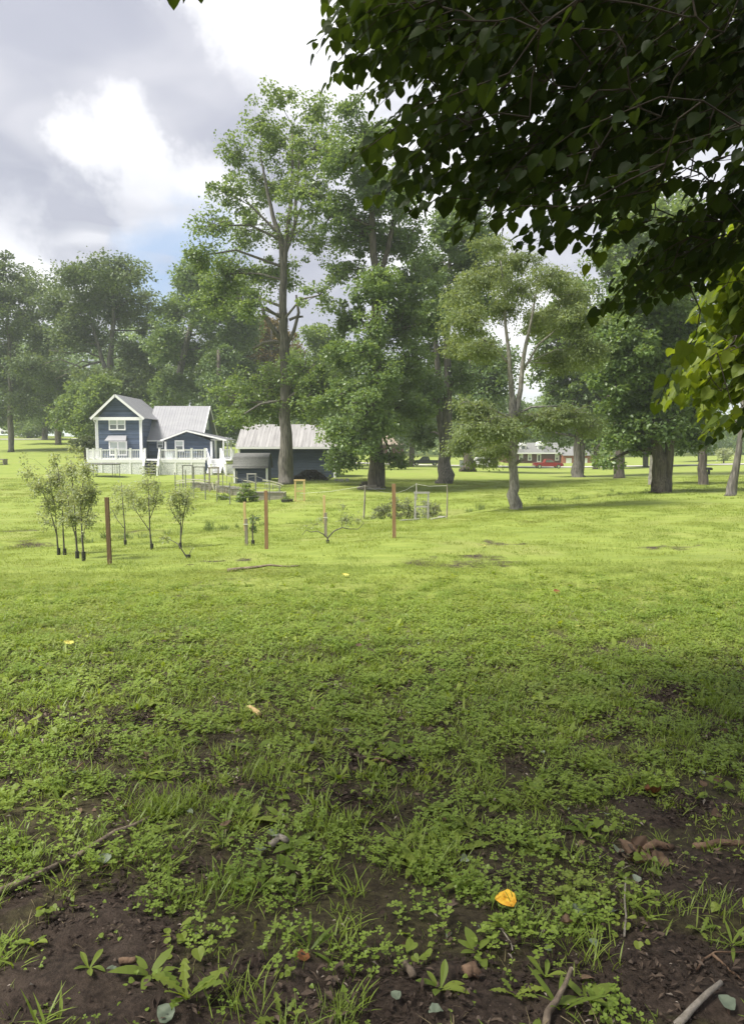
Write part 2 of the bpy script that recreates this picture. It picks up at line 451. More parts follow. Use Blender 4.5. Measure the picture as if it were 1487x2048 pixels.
gx = axis(-2.9, 2.9, .035, -3500, 3500, 1.06); gy = axis(1.3, 5.2, .035, -60, 6000, 1.025)
XX, YY = np.meshgrid(gx, gy); xs = XX.ravel(); ys = YY.ravel()
zs = gz(xs, ys); sm = soil(xs, ys)
sm = np.maximum(sm, .62 * np.exp(-(ditch_dist(xs, ys) / .55) ** 2) * (.45 + .9 * vnoise(xs, ys, 2.6, 17)))   # wet earth in the ditch
near = (ys < 7) & (ys > 0.5) & (np.abs(xs) < 4)
clod = (vnoise(xs, ys, .13, 31) - .5) * .040 + (vnoise(xs, ys, .075, 32) - .5) * .028
zs = zs + np.where(near, clod * (.35 + .65 * sm), 0)
nx, ny = len(gx), len(gy)
idx = np.arange(nx * ny).reshape(ny, nx)
quads = np.stack([idx[:-1, :-1], idx[:-1, 1:], idx[1:, 1:], idx[1:, :-1]], -1).reshape(-1, 4)

m = bpy.data.materials.new('lawn'); m.use_nodes = True; k = NT(m.node_tree)
g = k.n('ShaderNodeNewGeometry'); pos = g.outputs['Position']
so_ = k.n('ShaderNodeAttribute', attribute_name='var').outputs['Fac']
f1, _ = k.noise(pos, .35, 4, .6); f2, _ = k.noise(k.vm('MULTIPLY', pos, (.5, 1.6, 1)), 2.2, 5, .65); f3, _ = k.noise(pos, 28, 4, .7); f4, _ = k.noise(k.vm('MULTIPLY', pos, (.10, .42, .1)), 1.0, 4, .6)
gcol = k.mix(k.ss(f2, .3, .7), (.180, .240, .042), (.262, .315, .066))
gcol = k.mix(k.m('MULTIPLY', k.ss(f1, .45, .75), .5), gcol, (.30, .29, .11))
gcol = k.mix(k.m('MULTIPLY', k.ss(f4, .5, .72), .55), gcol, (.15, .20, .04))
gcol = k.mix(k.m('MULTIPLY', k.ss(f3, .5, .8), .4), gcol, (.11, .14, .03))
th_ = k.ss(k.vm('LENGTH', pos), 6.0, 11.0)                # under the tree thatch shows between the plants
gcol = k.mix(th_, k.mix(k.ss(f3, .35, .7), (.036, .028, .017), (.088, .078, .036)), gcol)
s1, _ = k.noise(pos, 34, 5, .7); s2, _ = k.noise(pos, 5, 4, .6)
scol = k.mix(k.ss(s1, .3, .7), (.028, .020, .015), (.080, .058, .044))
scol = k.mix(k.m('MULTIPLY', k.ss(s2, .45, .7), .5), scol, (.105, .078, .060))
f5, _ = k.noise(k.vm('MULTIPLY', pos, (1, 2.2, 1)), 3.5, 5, .7)
sf = k.m('ADD', so_, k.m('ADD', k.m('MULTIPLY', k.m('SUBTRACT', f3, .5), .5), k.m('MULTIPLY', k.m('SUBTRACT', f5, .5), .7)))
col = k.mix(k.ss(sf, .22, .48), gcol, scol)
p = k.n('ShaderNodeBsdfPrincipled', {'Base Color': col, 'Roughness': .85, 'Specular IOR Level': .2})
b1, _ = k.noise(pos, 60, 5, .75)
bn = k.n('ShaderNodeBump', {'Height': b1, 'Strength': .9, 'Distance': .02}); k.t.links.new(bn.outputs[0], p.inputs['Normal'])
k.n('ShaderNodeOutputMaterial', {0: p.outputs[0]}); M['lawn'] = m
lawn = np_mesh('lawn', np.stack([xs, ys, zs], 1), quads, M['lawn'], smooth=True, var=sm)
tag(lawn, 'wide sloping lawn of grass and bare earth', 'lawn', kind='structure')


def strip(name, pts, w, m, lift, label, cat):
    """a road or path draped on the ground: pts are photo pixels and distances"""
    P = np.array([at(px, 900, D)[:2] for px, D in pts]); Q = []
    for i in range(len(P) - 1):
        for t in np.linspace(0, 1, 30, endpoint=False): Q.append(P[i] + (P[i + 1] - P[i]) * t)
    Q.append(P[-1]); Q = np.array(Q)
    T = np.gradient(Q, axis=0); T /= np.linalg.norm(T, axis=1)[:, None]; Nn = np.stack([-T[:, 1], T[:, 0]], 1)
    V = []; cols = 4
    for j in range(cols + 1):
        q = Q + Nn * (w * (j / cols - .5)); V.append(np.stack([q[:, 0], q[:, 1], gz(q[:, 0], q[:, 1]) + lift], 1))
    V = np.concatenate(V); K = len(Q)
    fa = np.array([(j * K + i, j * K + i + 1, (j + 1) * K + i + 1, (j + 1) * K + i) for j in range(cols) for i in range(K - 1)])
    o = np_mesh(name, V, fa, m); tag(o, label, cat, kind='structure'); return o


hz_m = bpy.data.materials.new('haze'); hz_m.use_nodes = True; k = NT(hz_m.node_tree)
pv = k.n('ShaderNodeVolumePrincipled', {'Color': (.88, .95, 1.0, 1), 'Density': HAZE, 'Anisotropy': 0.0})
k.n('ShaderNodeOutputMaterial', {'Volume': pv.outputs[0]})
tag(MB().box(-3600, 3700, -70, 6300, float(zs.min()) - 1, 46).build('haze', hz_m), 'thin pale haze over the whole park', 'haze', kind='stuff')
strip('road', [(640, 128), (900, 124), (1180, 120), (1500, 108), (1800, 100)], 6, M['concrete'], .10, 'pale road running past the red brick house', 'road')
strip('lane', [(-200, 150), (0, 149), (90, 150), (150, 156), (230, 175), (330, 200)], 3.5, M['concrete'], .14, 'pale lane crossing the rise beyond the blue house', 'lane')


# ------------------------------------------------------------------ leaves and trees
def leaf_quads(P, A, Nn, Ls, Ws, fold=.18):
    """rhombic folded leaves; returns verts, tris"""
    A = A / np.linalg.norm(A, axis=1)[:, None]
    S = np.cross(Nn, A); S /= (np.linalg.norm(S, axis=1)[:, None] + 1e-9); Nn = np.cross(A, S)
    Ls = Ls[:, None]; Ws = Ws[:, None]
    v0 = P; v1 = P + A * Ls * .45 + S * Ws * .5 + Nn * Ws * fold; v2 = P + A * Ls; v3 = P + A * Ls * .45 - S * Ws * .5 + Nn * Ws * fold
    V = np.stack([v0, v1, v2, v3], 1).reshape(-1, 3)
    b = np.arange(len(P))[:, None] * 4
    T = np.concatenate([b + np.array([[0, 1, 2]]), b + np.array([[0, 2, 3]])], 1).reshape(-1, 3)
    return V, T


def rand_dirs(nn, upbias, rg):
    v = rg.normal(size=(nn, 3)); v /= np.linalg.norm(v, axis=1)[:, None]
    v[:, 2] = np.abs(v[:, 2]) + upbias; return v / np.linalg.norm(v, axis=1)[:, None]


def curve_pts(a, b, sag, nn=5, jit=0.0):
    a = np.array(a); b = np.array(b); out = []
    for i in range(nn):
        t = i / (nn - 1); p = a + (b - a) * t; p = p + np.array([0, 0, sag * 4 * t * (1 - t)])
        if 0 < i < nn - 1 and jit: p = p + rng.normal(size=3) * jit
        out.append(p)
    return out


def tree(name, label, base, D, trunks, lobes, nleaf=20000, leaf=.22, asp=.75, bark='bark', lm='maple', cl=.8, group=None, cat='tree', seed=1, limb=.12,
         spread=.55, droop=0.0, up=.6, shell=2.2, flat=.6, clumps=14, twigs=True, extra=None, sub=.35):
    """base: photo pixel of the foot; trunks: polylines of (px, py, width px); lobes: crown masses (px, py, rx, ry, weight)"""
    rg = np.random.default_rng(seed); random.seed(seed); s = D / F
    B = at(base[0], base[1], D); B[2] = gz1(B[0], B[1]) - .05
    root = thing(name, B, label, cat, group)
    mb = MB(); skel = []
    for ti, tr in enumerate(trunks):
        pts = []; rad = []
        for q in tr:
            dy = q[3] if len(q) > 3 else 0.0
            p = at(q[0], q[1], D + dy); pts.append(p); rad.append(q[2] * s / 2)
        if ti == 0: pts[0][2] = B[2]
        # refine
        PP = []; RR = []
        for i in range(len(pts) - 1):
            for t in (0, .33, .66): PP.append(pts[i] + (pts[i + 1] - pts[i]) * t + (rg.normal(size=3) * rad[i] * .12 if t else 0)); RR.append(rad[i] + (rad[i + 1] - rad[i]) * t)
        PP.append(pts[-1]); RR.append(rad[-1])
        if ti == 0:
            PP.insert(1, PP[0] + (PP[1] - PP[0]) * .22); RR.insert(1, RR[0] * .78 + RR[1] * .1); RR[0] *= 1.15
        mb.tube(PP, RR, 10, lump=.07); skel += list(zip(PP, RR))
    SK = np.array([p for p, r in skel]); SR = np.array([r for p, r in skel])
    if extra:
        for e in extra:
            mb.tube([at(q[0], q[1], D + (q[3] if len(q) > 3 else 0)) for q in e], [q[2] * s / 2 for q in e], 7, lump=.08)
    if name == 'tulip_tree': lobes = [(l[0], l[1], l[2] * 1.28, l[3] * 1.3) + tuple(l[4:]) for l in lobes]
    cen = []; rads = []; wts = []; lid = []
    wsum = sum((l[2] * l[3] * (l[4] if len(l) > 4 else 1)) for l in lobes)
    halfw = max(abs(l[0] - base[0]) + l[2] for l in lobes) * s
    for li, l in enumerate(lobes):
        w = l[4] if len(l) > 4 else 1
        off = abs(l[0] - base[0]) * s
        maxdy = math.sqrt(max(halfw ** 2 - off ** 2, .2)) * spread
        dy = l[5] if len(l) > 5 else rg.uniform(-1, 1) * maxdy
        c = at(l[0], l[1], D + dy); c = at(l[0], l[1], D) + np.array([0, dy, 0]) if abs(dy) < .01 else c
        rx, ry = l[2] * s, l[3] * s; rd = rx * .9
        # limb from trunk
        cost = np.linalg.norm(SK - c, axis=1) + np.maximum(0, SK[:, 2] - c[2] + ry * .3) * 3
        cost = cost + np.where(SK[:, 2] < B[2] + .2 * (SK[:, 2].max() - B[2]), 99, 0); kx = int(np.argmin(cost)); a = SK[kx]; r0 = min(SR[kx] * .5, limb)
        mid = (a + c) / 2 + np.array([0, 0, np.linalg.norm(c - a) * .08]) + rg.normal(size=3) * .15 * np.linalg.norm(c - a) * .5
        if np.linalg.norm(c - a) > .3: mb.tube([a, mid, c], [r0, r0 * .7, r0 * .35], 6, cap=False)
        nc = max(3, int(clumps * 2.0 * w * (l[2] * l[3]) / (wsum / len(lobes))))
        dv = rg.normal(size=(nc, 3)); dv /= np.linalg.norm(dv, axis=1)[:, None]
        rr = rg.random(nc) ** (1 / shell) * rg.uniform(.72, 1.28, nc)
        cc = c + dv * rr[:, None] * np.array([rx, rd, ry])
        for q in cc:
            if twigs:
                ln = np.linalg.norm(q - c)
                m1 = (c + q) / 2 + np.array([0, 0, .06 * ln]) + rg.normal(size=3) * .06 * ln
                mb.tube([c, m1, q], [r0 * sub, r0 * sub * .7, r0 * sub * .3], 4, cap=False)
        cen.append(cc); lid.append(np.full(nc, li)); wts.append(np.full(nc, w))
    mb.build('trunk', M[bark], root, smooth=True)
    C = np.concatenate(cen); N = len(C)
    cl = cl * (1.15 if D > 80 else .66)
    if D > 80: nleaf = int(nleaf * 1.45)
    per = rg.multinomial(nleaf, rg.dirichlet(np.ones(N) * 4))
    ci = np.repeat(np.arange(N), per)
    csz = cl * (.4 + rg.random(N) * 1.0)
    off = rg.normal(size=(nleaf, 3)); off /= np.linalg.norm(off, axis=1)[:, None]
    off *= (rg.random(nleaf) ** .5)[:, None] * csz[ci][:, None]; off[:, 2] *= flat
    if droop: off[:, 2] -= droop * (np.hypot(off[:, 0], off[:, 1]) ** 1.2)
    P = C[ci] + off
    A = off / (np.linalg.norm(off, axis=1)[:, None] + 1e-6) + rg.normal(size=(nleaf, 3)) * .7; A[:, 2] -= .35 + droop
    Nn = rand_dirs(nleaf, up, rg)
    Ls = leaf * (.6 + rg.random(nleaf) * .7)
    V, T = leaf_quads(P, A, Nn, Ls, Ls * asp)
    cv = rg.random(N) * .5 + rg.random(len(lobes))[np.concatenate(lid)] * .3
    var = np.clip(cv[ci] + rg.random(nleaf) * .45 - .12, 0, 1)
    np_mesh('crown', V, T, L[lm], root, var=np.repeat(var, 4))
    return root


def blob_lobes(cx, cy, rx, ry, nn, seed, size=.36):
    """lobes filling an elliptic crown outline"""
    rg = np.random.default_rng(seed); out = []
    for i in range(nn):
        a = 2.399 * i + rg.uniform(-.3, .3); r = math.sqrt((i + .5) / nn) * .78
        out.append((cx + rx * r * math.cos(a), cy + ry * r * math.sin(a), rx * size * rg.uniform(.8, 1.25), ry * size * rg.uniform(.7, 1.1)))
    return out
#PART2
# ------------------------------------------------------------------ the trees of the park
tree('tulip_tree', 'tall airy tree before the long blue garage, dead forked limbs halfway up', (571, 968), 52,
     [[(571, 968, 36), (572, 900, 26), (571, 800, 22), (569, 700, 20), (567, 640, 17), (567, 560, 14), (562, 480, 11), (545, 430, 8), (532, 370, 6), (522, 320, 3)],
      [(567, 560, 10), (572, 480, 9), (580, 420, 8), (585, 340, 6), (584, 250, 3)], [(566, 520, 8), (590, 450, 7), (592, 390, 6), (600, 300, 3)], [(560, 470, 6), (530, 440, 5), (490, 400, 3)]],
     [(565, 198, 24, 22, .7), (620, 225, 34, 28, .7), (520, 248, 27, 32, .7), (478, 305, 32, 36, .7), (560, 290, 45, 40, .7), (635, 300, 40, 45, .8), (450, 385, 36, 32, .7), (530, 370, 45, 36, .7), (610, 385, 45, 40, .7), (425, 452, 32, 26, .8),
      (490, 460, 45, 34, .8), (580, 470, 40, 34, .5), (640, 490, 40, 36, .6), (398, 512, 28, 24, .9), (455, 545, 50, 34, 1), (545, 550, 45, 34, .8), (430, 600, 40, 30, 1), (640, 590, 34, 26, .5), (500, 610, 40, 26, .7),
      (480, 800, 45, 34, 1.2), (520, 826, 62, 22, 1.2), (600, 815, 52, 28, 1.2), (555, 775, 60, 36, 1.1), (635, 790, 36, 46, 1.1), (472, 838, 26, 15, 1), (610, 740, 40, 28, .7)],
     52000, .190, .85, 'bark', 'tulip', 1.05, 'tall trees around the garage', seed=11, limb=.10, clumps=17,
     extra=[[(566, 684, 12), (548, 660, 10), (528, 630, 8), (524, 612, 6)], [(574, 690, 8), (588, 660, 7), (597, 625, 6), (592, 590, 4)], [(566, 686, 9), (545, 683, 8), (527, 686, 7), (505, 698, 4)], [(567, 632, 8), (550, 628, 6), (530, 618, 7)], [(578, 640, 6), (592, 634, 5), (606, 633, 4)], [(580, 775, 4), (592, 778, 3), (606, 785, 2)]])
tree('maple_tree', 'bushy tall tree with leafy skirts hanging low over the garage end', (752, 973), 48,
     [[(752, 974, 40), (752, 900, 28), (752, 800, 24), (753, 700, 21), (752, 600, 18), (752, 560, 17), (745, 480, 14), (740, 400, 11), (735, 320, 7), (720, 240, 4)], [(752, 575, 12), (775, 500, 10), (790, 430, 7)]],
     [(700, 222, 26, 32, .7), (735, 270, 42, 40, .9), (682, 320, 40, 42, .8), (742, 370, 55, 45, 1.1), (668, 425, 38, 34, .9), (795, 390, 55, 55, 1.1), (725, 465, 55, 42, 1.1), (800, 490, 55, 45, 1.2), (690, 540, 34, 32, .9), (760, 585, 60, 34, 1.1), (830, 575, 55, 45, 1.2),
      (700, 640, 40, 34, 1), (800, 655, 65, 40, 1.2), (870, 640, 36, 45, 1), (715, 720, 50, 32, 1.2), (680, 700, 28, 36, .9), (820, 730, 46, 36, 1), (700, 790, 55, 36, 1.3), (790, 800, 55, 40, 1.3), (840, 820, 36, 36, 1), (690, 860, 44, 34, 1.5), (690, 915, 38, 28, 1.5), (735, 855, 36, 28, 1.2), (788, 918, 34, 20, 1.2), (752, 650, 36, 30, .8, -3.5), (758, 745, 40, 34, 1, -4), (742, 815, 44, 36, 1.1, -4), (765, 560, 36, 30, .8, -3), (735, 700, 30, 26, .7, -3.5), (775, 850, 36, 26, .9, -3.5), (715, 885, 36, 26, 1, -3.5)],
     84000, .190, .85, 'bark_dark', 'maple', 1.05, 'tall trees around the garage', seed=12, clumps=16)
tree('ash_tree', 'dark tree forking into two stems low down, behind the weathered gate frame', (888, 967), 55,
     [[(888, 967, 36), (888, 920, 25), (893, 850, 21), (895, 780, 17), (893, 700, 13), (895, 600, 10), (900, 500, 6)], [(887, 905, 18), (880, 840, 15), (877, 780, 14), (872, 700, 10), (865, 620, 7)]],
     [(905, 470, 55, 45), (860, 540, 50, 42), (940, 520, 50, 44), (900, 600, 60, 45, .9), (850, 640, 42, 36), (955, 610, 36, 44), (880, 700, 55, 36, .9), (925, 760, 34, 32, .6), (850, 785, 42, 36, 1.2), (905, 815, 34, 24, .6), (925, 420, 45, 36), (848, 868, 32, 30, 1.2), (950, 850, 32, 26, .7), (960, 470, 40, 40), (990, 540, 40, 40, .8)],
     44000, .215, .8, 'bark', 'dark', 1.15, 'tall trees around the garage', seed=13, clumps=16)
tree('locust_tree', 'feathery pale tree with a speckled grey trunk dividing in two on the lawn', (1030, 1018), 27,
     [[(1031, 1018, 30), (1028, 975, 19), (1025, 900, 17), (1027, 840, 17), (1022, 780, 11), (1018, 720, 8), (1010, 650, 6), (1008, 590, 4), (1000, 520, 2)], [(1028, 845, 12), (1040, 780, 10), (1047, 710, 8), (1062, 640, 5), (1075, 560, 3)], [(1046, 740, 5), (1075, 690, 4), (1110, 660, 3)], [(1018, 730, 4), (985, 690, 3), (950, 670, 2)]],
     [(965, 555, 50, 26), (1040, 520, 50, 24, .8), (1100, 555, 44, 24, .9), (930, 640, 46, 28), (1000, 615, 42, 24, .7), (1090, 640, 50, 28), (1150, 640, 46, 32), (1178, 700, 36, 30), (912, 690, 26, 24), (955, 700, 42, 22), (1120, 720, 50, 24, .9), (970, 850, 50, 28, 1.2), (930, 880, 36, 24, 1.1), (990, 895, 42, 20, 1), (1085, 835, 50, 22, 1), (1130, 830, 50, 24, 1), (1180, 850, 28, 20, .7), (950, 815, 36, 20), (1030, 580, 44, 24, .8), (980, 490, 34, 20, .6), (968, 925, 38, 12, .5), (1015, 860, 40, 20, .8), (1140, 590, 40, 24, .7), (920, 590, 36, 22, .7)],
     74000, .108, .42, 'bark_pale', 'locust', .62, None, seed=14, limb=.05, droop=.35, clumps=26, up=.5, flat=.45,
     extra=[[(1034, 828, 6), (1062, 814, 4), (1120, 812, 2.5)], [(1030, 928, 8), (1042, 920, 5), (1052, 915, 3)], [(1022, 832, 4), (1010, 828, 2.5), (1006, 836, 2)]])
tree('maple_tree', 'tree with a pale twin trunk rising right of the parked red pickup', (1155, 955), 68,
     [[(1155, 955, 28), (1155, 920, 16), (1155, 850, 14), (1152, 780, 11), (1150, 700, 8), (1150, 600, 5)], [(1158, 954, 15), (1163, 900, 12), (1165, 840, 11), (1166, 780, 8)]],
     blob_lobes(1150, 700, 95, 160, 20, 3) + [(1110, 870, 46, 26), (1080, 850, 36, 26), (1200, 875, 46, 30), (1160, 850, 50, 24)], 24000, .30, .8, 'bark', 'maple', 1.1, 'shade trees on the far lawn', seed=15)
tree('shade_tree', 'dark straight trunk under a deep crown beside the white garage doors', (1237, 957), 62,
     [[(1237, 957, 24), (1238, 900, 16), (1245, 800, 13), (1260, 650, 9), (1275, 500, 6)]],
     blob_lobes(1300, 500, 125, 165, 22, 4) + [(1200, 800, 60, 50), (1235, 850, 60, 40), (1190, 900, 40, 20, .6), (1250, 740, 60, 50)], 30000, .30, .8, 'bark_dark', 'tulip', 1.1, 'shade trees on the far lawn', seed=16)
tree('maple_tree', 'broad dark maple with a thick split trunk, foremost of the big trees over the ditch', (1322, 986), 36,
     [[(1320, 987, 44), (1318, 955, 30), (1317, 915, 25), (1312, 860, 22), (1305, 800, 18), (1300, 740, 14), (1310, 650, 10), (1330, 560, 7)], [(1330, 985, 24), (1333, 940, 20), (1337, 890, 17), (1345, 800, 14), (1355, 720, 10), (1360, 640, 7)]],
     blob_lobes(1305, 690, 120, 150, 24, 5) + [(1230, 868, 44, 26, 1.2), (1285, 890, 46, 18, 1.1), (1375, 880, 44, 30, 1.1), (1210, 925, 38, 9, .4), (1320, 850, 60, 30, 1.2), (1250, 820, 50, 30, 1.2), (1390, 820, 40, 40), (1290, 560, 60, 40)],
     72000, .175, .85, 'bark_dark', 'maple', .85, None, seed=17, clumps=18, extra=[[(1322, 770, 9), (1306, 725, 7), (1292, 690, 5)], [(1300, 690, 5), (1340, 680, 4), (1370, 692, 3)]])
tree('young_tree', 'slender straight dark tree beside the black mailbox', (1405, 969), 46,
     [[(1405, 969, 22), (1405, 920, 15), (1406, 860, 12), (1408, 780, 9), (1412, 690, 6)]], blob_lobes(1412, 740, 55, 120, 12, 6) + [(1390, 850, 30, 30), (1425, 860, 26, 30, .6)], 9000, .24, .8, 'bark_dark', 'maple', .8, seed=18)
tree('leaning_tree', 'thin leaning tree at the right edge of the lawn', (1461, 990), 32,
     [[(1460, 990, 24), (1470, 940, 14), (1478, 880, 11), (1486, 800, 9), (1496, 700, 7), (1504, 600, 4)]], [(1500, 620, 50, 50), (1530, 700, 40, 50), (1450, 830, 22, 16, .5), (1465, 760, 24, 20, .5), (1500, 540, 40, 40)], 5000, .17, .8, 'bark', 'tulip', .55, seed=19)
tree('pale_tree', 'short pale trunk half hidden behind the split maple', (1302, 973), 47, [[(1302, 973, 15), (1303, 930, 10), (1305, 860, 8), (1305, 790, 6)]], [(1300, 830, 36, 36), (1320, 790, 36, 36), (1290, 780, 36, 36)], 4000, .24, .8, 'bark_pale', 'tulip', .8, seed=20)
tree('ivy_tree', 'dark tree with a flared mossy foot seen between the forked tree and the locust', (935, 944), 82,
     [[(935, 944, 34), (936, 920, 20), (937, 880, 16), (940, 800, 13), (942, 700, 9)]], blob_lobes(950, 760, 75, 110, 14, 7), 12000, .36, .8, 'bark_dark', 'dark', 1.3, 'shade trees on the far lawn', seed=21)
tree('oak_tree', 'great domed oak behind the gabled wing, with bare gnarled limbs low in its crown', (215, 892), 105,
     [[(215, 892, 24), (215, 800, 18), (217, 748, 15), (223, 700, 10), (228, 640, 7), (225, 580, 4)], [(216, 755, 9), (204, 718, 8), (197, 690, 6), (180, 640, 4)]],
     [(150, 555, 44, 28), (205, 540, 44, 26), (258, 550, 40, 30), (292, 600, 26, 30, .8), (112, 600, 32, 36), (175, 610, 52, 36), (245, 630, 52, 36), (300, 655, 22, 26, .8), (135, 680, 44, 36, .8), (268, 700, 36, 30), (225, 585, 45, 36), (180, 760, 40, 30, .7), (250, 770, 40, 40), (60, 735, 45, 34), (130, 770, 50, 34), (285, 740, 36, 36), (160, 655, 44, 34), (205, 690, 40, 30, .7)],
     34000, .36, .8, 'bark', 'oak', 1.5, 'woodland trees behind the blue house', seed=22, clumps=20,
     extra=[[(208, 722, 5), (180, 728, 4), (150, 740, 3), (112, 758, 1.6)], [(203, 716, 4), (170, 702, 3), (140, 706, 2.2), (98, 700, 1.4)], [(190, 728, 3), (165, 722, 2.4), (130, 742, 1.6), (95, 742, 1.2)]])
tree('oak_tree', 'dense dark tree cut by the edge of the photograph left of the domed oak', (22, 884), 110,
     [[(22, 884, 12), (21, 800, 9), (20, 720, 7), (15, 620, 5)]], [(0, 535, 30, 32), (40, 560, 30, 36), (8, 610, 52, 44), (62, 640, 44, 44), (20, 690, 52, 44), (90, 690, 34, 36), (30, 760, 52, 36), (-50, 600, 50, 60), (-50, 720, 50, 60), (45, 800, 44, 30), (10, 830, 40, 26), (70, 580, 30, 30)], 27000, .36, .8, 'bark', 'oak', 1.5, 'woodland trees behind the blue house', seed=23)
tree('maple_tree', 'broad leafy tree rising straight behind the white house roof', (345, 885), 100,
     [[(345, 888, 20), (350, 800, 16), (370, 700, 12), (390, 620, 8)]], [(392, 560, 44, 34), (345, 620, 36, 36), (410, 625, 54, 44), (462, 590, 44, 42), (370, 695, 54, 40), (450, 690, 54, 44), (325, 690, 28, 42), (400, 765, 70, 40), (480, 760, 36, 36), (335, 775, 34, 36), (490, 660, 34, 40)],
     36000, .36, .8, 'bark', 'maple', 1.4, 'woodland trees behind the blue house', seed=24)
tree('evergreen_tree', 'dark evergreen between the house gable and the long garage', (436, 905), 92, [[(436, 905, 16), (436, 800, 12), (437, 700, 6)]],
     [(430, 770, 40, 36), (424, 830, 36, 36), (455, 855, 36, 36), (440, 710, 34, 36), (470, 810, 34, 40)], 15000, .32, .6, 'bark_dark', 'dark', 1.2, 'woodland trees behind the blue house', seed=25, up=.3)
tree('yellowing_tree', 'thin yellowing tree glimpsed behind the dead limbs of the tall airy tree', (545, 900), 105, [[(545, 900, 10), (545, 780, 7), (542, 650, 3)]], [(535, 655, 34, 34), (565, 690, 36, 36), (530, 710, 30, 30), (560, 760, 40, 36)], 6500, .34, .8, 'bark', 'autumn', 1.2, 'woodland trees behind the blue house', seed=26)
tree('lime_tree', 'light green tree standing just behind the garage roof', (625, 900), 90, [[(625, 900, 12), (625, 820, 10), (630, 720, 6)]], [(600, 740, 50, 40), (660, 720, 44, 44), (620, 800, 55, 36), (560, 800, 44, 36), (680, 790, 40, 40), (640, 680, 40, 36)], 17000, .32, .8, 'bark', 'lime', 1.2, 'woodland trees behind the blue house', seed=27)
tree('woodland_tree', 'dark trunked tree at the wood edge beyond the lane, near the white parked cars', (117, 880), 128, [[(117, 880, 14), (117, 820, 11), (118, 760, 7)]], [(60, 800, 52, 34), (118, 780, 52, 40), (170, 800, 44, 36), (90, 735, 46, 36), (150, 840, 36, 26)], 16000, .42, .8, 'bark_dark', 'dark', 1.5, 'woodland trees behind the blue house', seed=28)
tree('understorey_tree', 'low bushy tree filling the gap left of the house gable', (172, 885), 96, [[(172, 888, 9), (172, 850, 7), (175, 800, 4)]], [(165, 800, 36, 34), (200, 790, 36, 32), (172, 845, 34, 28), (140, 830, 30, 30)], 13000, .34, .8, 'bark', 'lime', 1.1, 'woodland trees behind the blue house', seed=29)
for (bx, by, D, cx, cy, rx, ry, lm, sd, lab) in (
        (690, 905, 112, 690, 790, 70, 80, 'dark', 41, 'deep green tree behind the low skirts of the bushy tall tree'),
        (822, 915, 112, 830, 800, 70, 90, 'maple', 42, 'shaded tree behind the dark parked truck'),
        (990, 912, 118, 1000, 840, 60, 55, 'dark', 43, 'low dark tree behind the white van'),
        (1095, 905, 170, 1090, 850, 60, 50, 'maple', 44, 'tree behind the grey roof of the red brick house'),
        (1190, 920, 105, 1195, 830, 60, 70, 'dark', 45, 'shadowy tree in front of the white garage doors'),
        (1290, 930, 110, 1290, 820, 80, 80, 'maple', 46, 'dim tree behind the split maple'),
        (1400, 915, 140, 1385, 830, 50, 70, 'tulip', 47, 'hazy tree beyond the black mailbox'),
        (260, 885, 120, 275, 790, 60, 60, 'maple', 48, 'green tree directly behind the gabled wing'),
        (500, 900, 115, 500, 740, 60, 110, 'dark', 49, 'deep green tree left of the yellowing tree'),
        (285, 880, 135, 300, 800, 46, 60, 'dark', 52, 'shady tree between the domed oak and the white house roof'),
        (90, 876, 150, 95, 800, 70, 60, 'maple', 53, 'leafy tree closing the gap under the domed oak'),
        (60, 872, 165, 60, 850, 50, 22, 'lime', 50, 'low bright bush behind the white parked cars'),
        (770, 905, 150, 770, 840, 60, 60, 'lime', 51, 'bright distant tree above the tan roofed house')):
    tree('woodland_tree', lab, (bx, by), D, [[(bx, by, 12), (bx + 2, (by + cy) / 2, 9), (cx, cy, 5)]], blob_lobes(cx, cy, rx, ry, 9, sd, .42), 9000, .42, .8, 'bark_dark', lm, 1.4, 'background trees', seed=sd)
tree('ornamental_tree', 'low umbrella shaped ornamental tree at the corner of the gabled wing', (172, 916), 79, [[(172, 920, 6), (170, 905, 5), (168, 890, 3)]],
     [(150, 886, 15, 8), (170, 880, 18, 8), (186, 886, 12, 9), (160, 893, 16, 7), (180, 893, 14, 7)], 6500, .16, .6, 'bark_dark', 'shrub', .5, seed=30, flat=.4)
tree('young_tree', 'small young tree on the bright meadow beyond the black mailbox', (1446, 926), 120, [[(1446, 926, 3), (1446, 912, 2)]], [(1446, 910, 12, 9), (1440, 904, 9, 7), (1453, 905, 9, 8)], 900, .3, .7, 'bark', 'sapling', .7, seed=31)
# far woods: one mass along the skyline
rg = np.random.default_rng(5); NW = 90000
uu = rg.uniform(-.95, .95, NW); Dw = rg.uniform(190, 260, NW); hh = 9 + 7 * vnoise(uu, Dw * 0, .035, 5) + 5 * vnoise(uu, Dw * 0, .011, 6)
hh = np.where(uu < -.10, hh * 2.1, np.where(uu > .43, hh * .75, hh))
gzw = gz(uu * Dw, Dw); zt = rg.random(NW) ** .75 * hh
Pw = np.stack([uu * Dw, Dw, gzw + zt], 1)
Vw, Tw = leaf_quads(Pw, rg.normal(size=(NW, 3)) + np.array([0, 0, -.3]), rand_dirs(NW, .4, rg), .9 + rg.random(NW) * .7, .8 + rg.random(NW) * .5)
vv = vnoise(uu * 40, Dw * .1, 1.0, 8)
o = np_mesh('woods', Vw, Tw, L['maple'], var=np.repeat(np.clip(vv + rg.normal(size=NW) * .15, 0, 1), 4)); tag(o, 'far wood closing the view behind the lawns', 'woods', kind='stuff')


# ------------------------------------------------------------------ blue house
def X(px, D): return (px - CX) * D / F
def Z(py, D): return float(at(CX, py, D)[2])


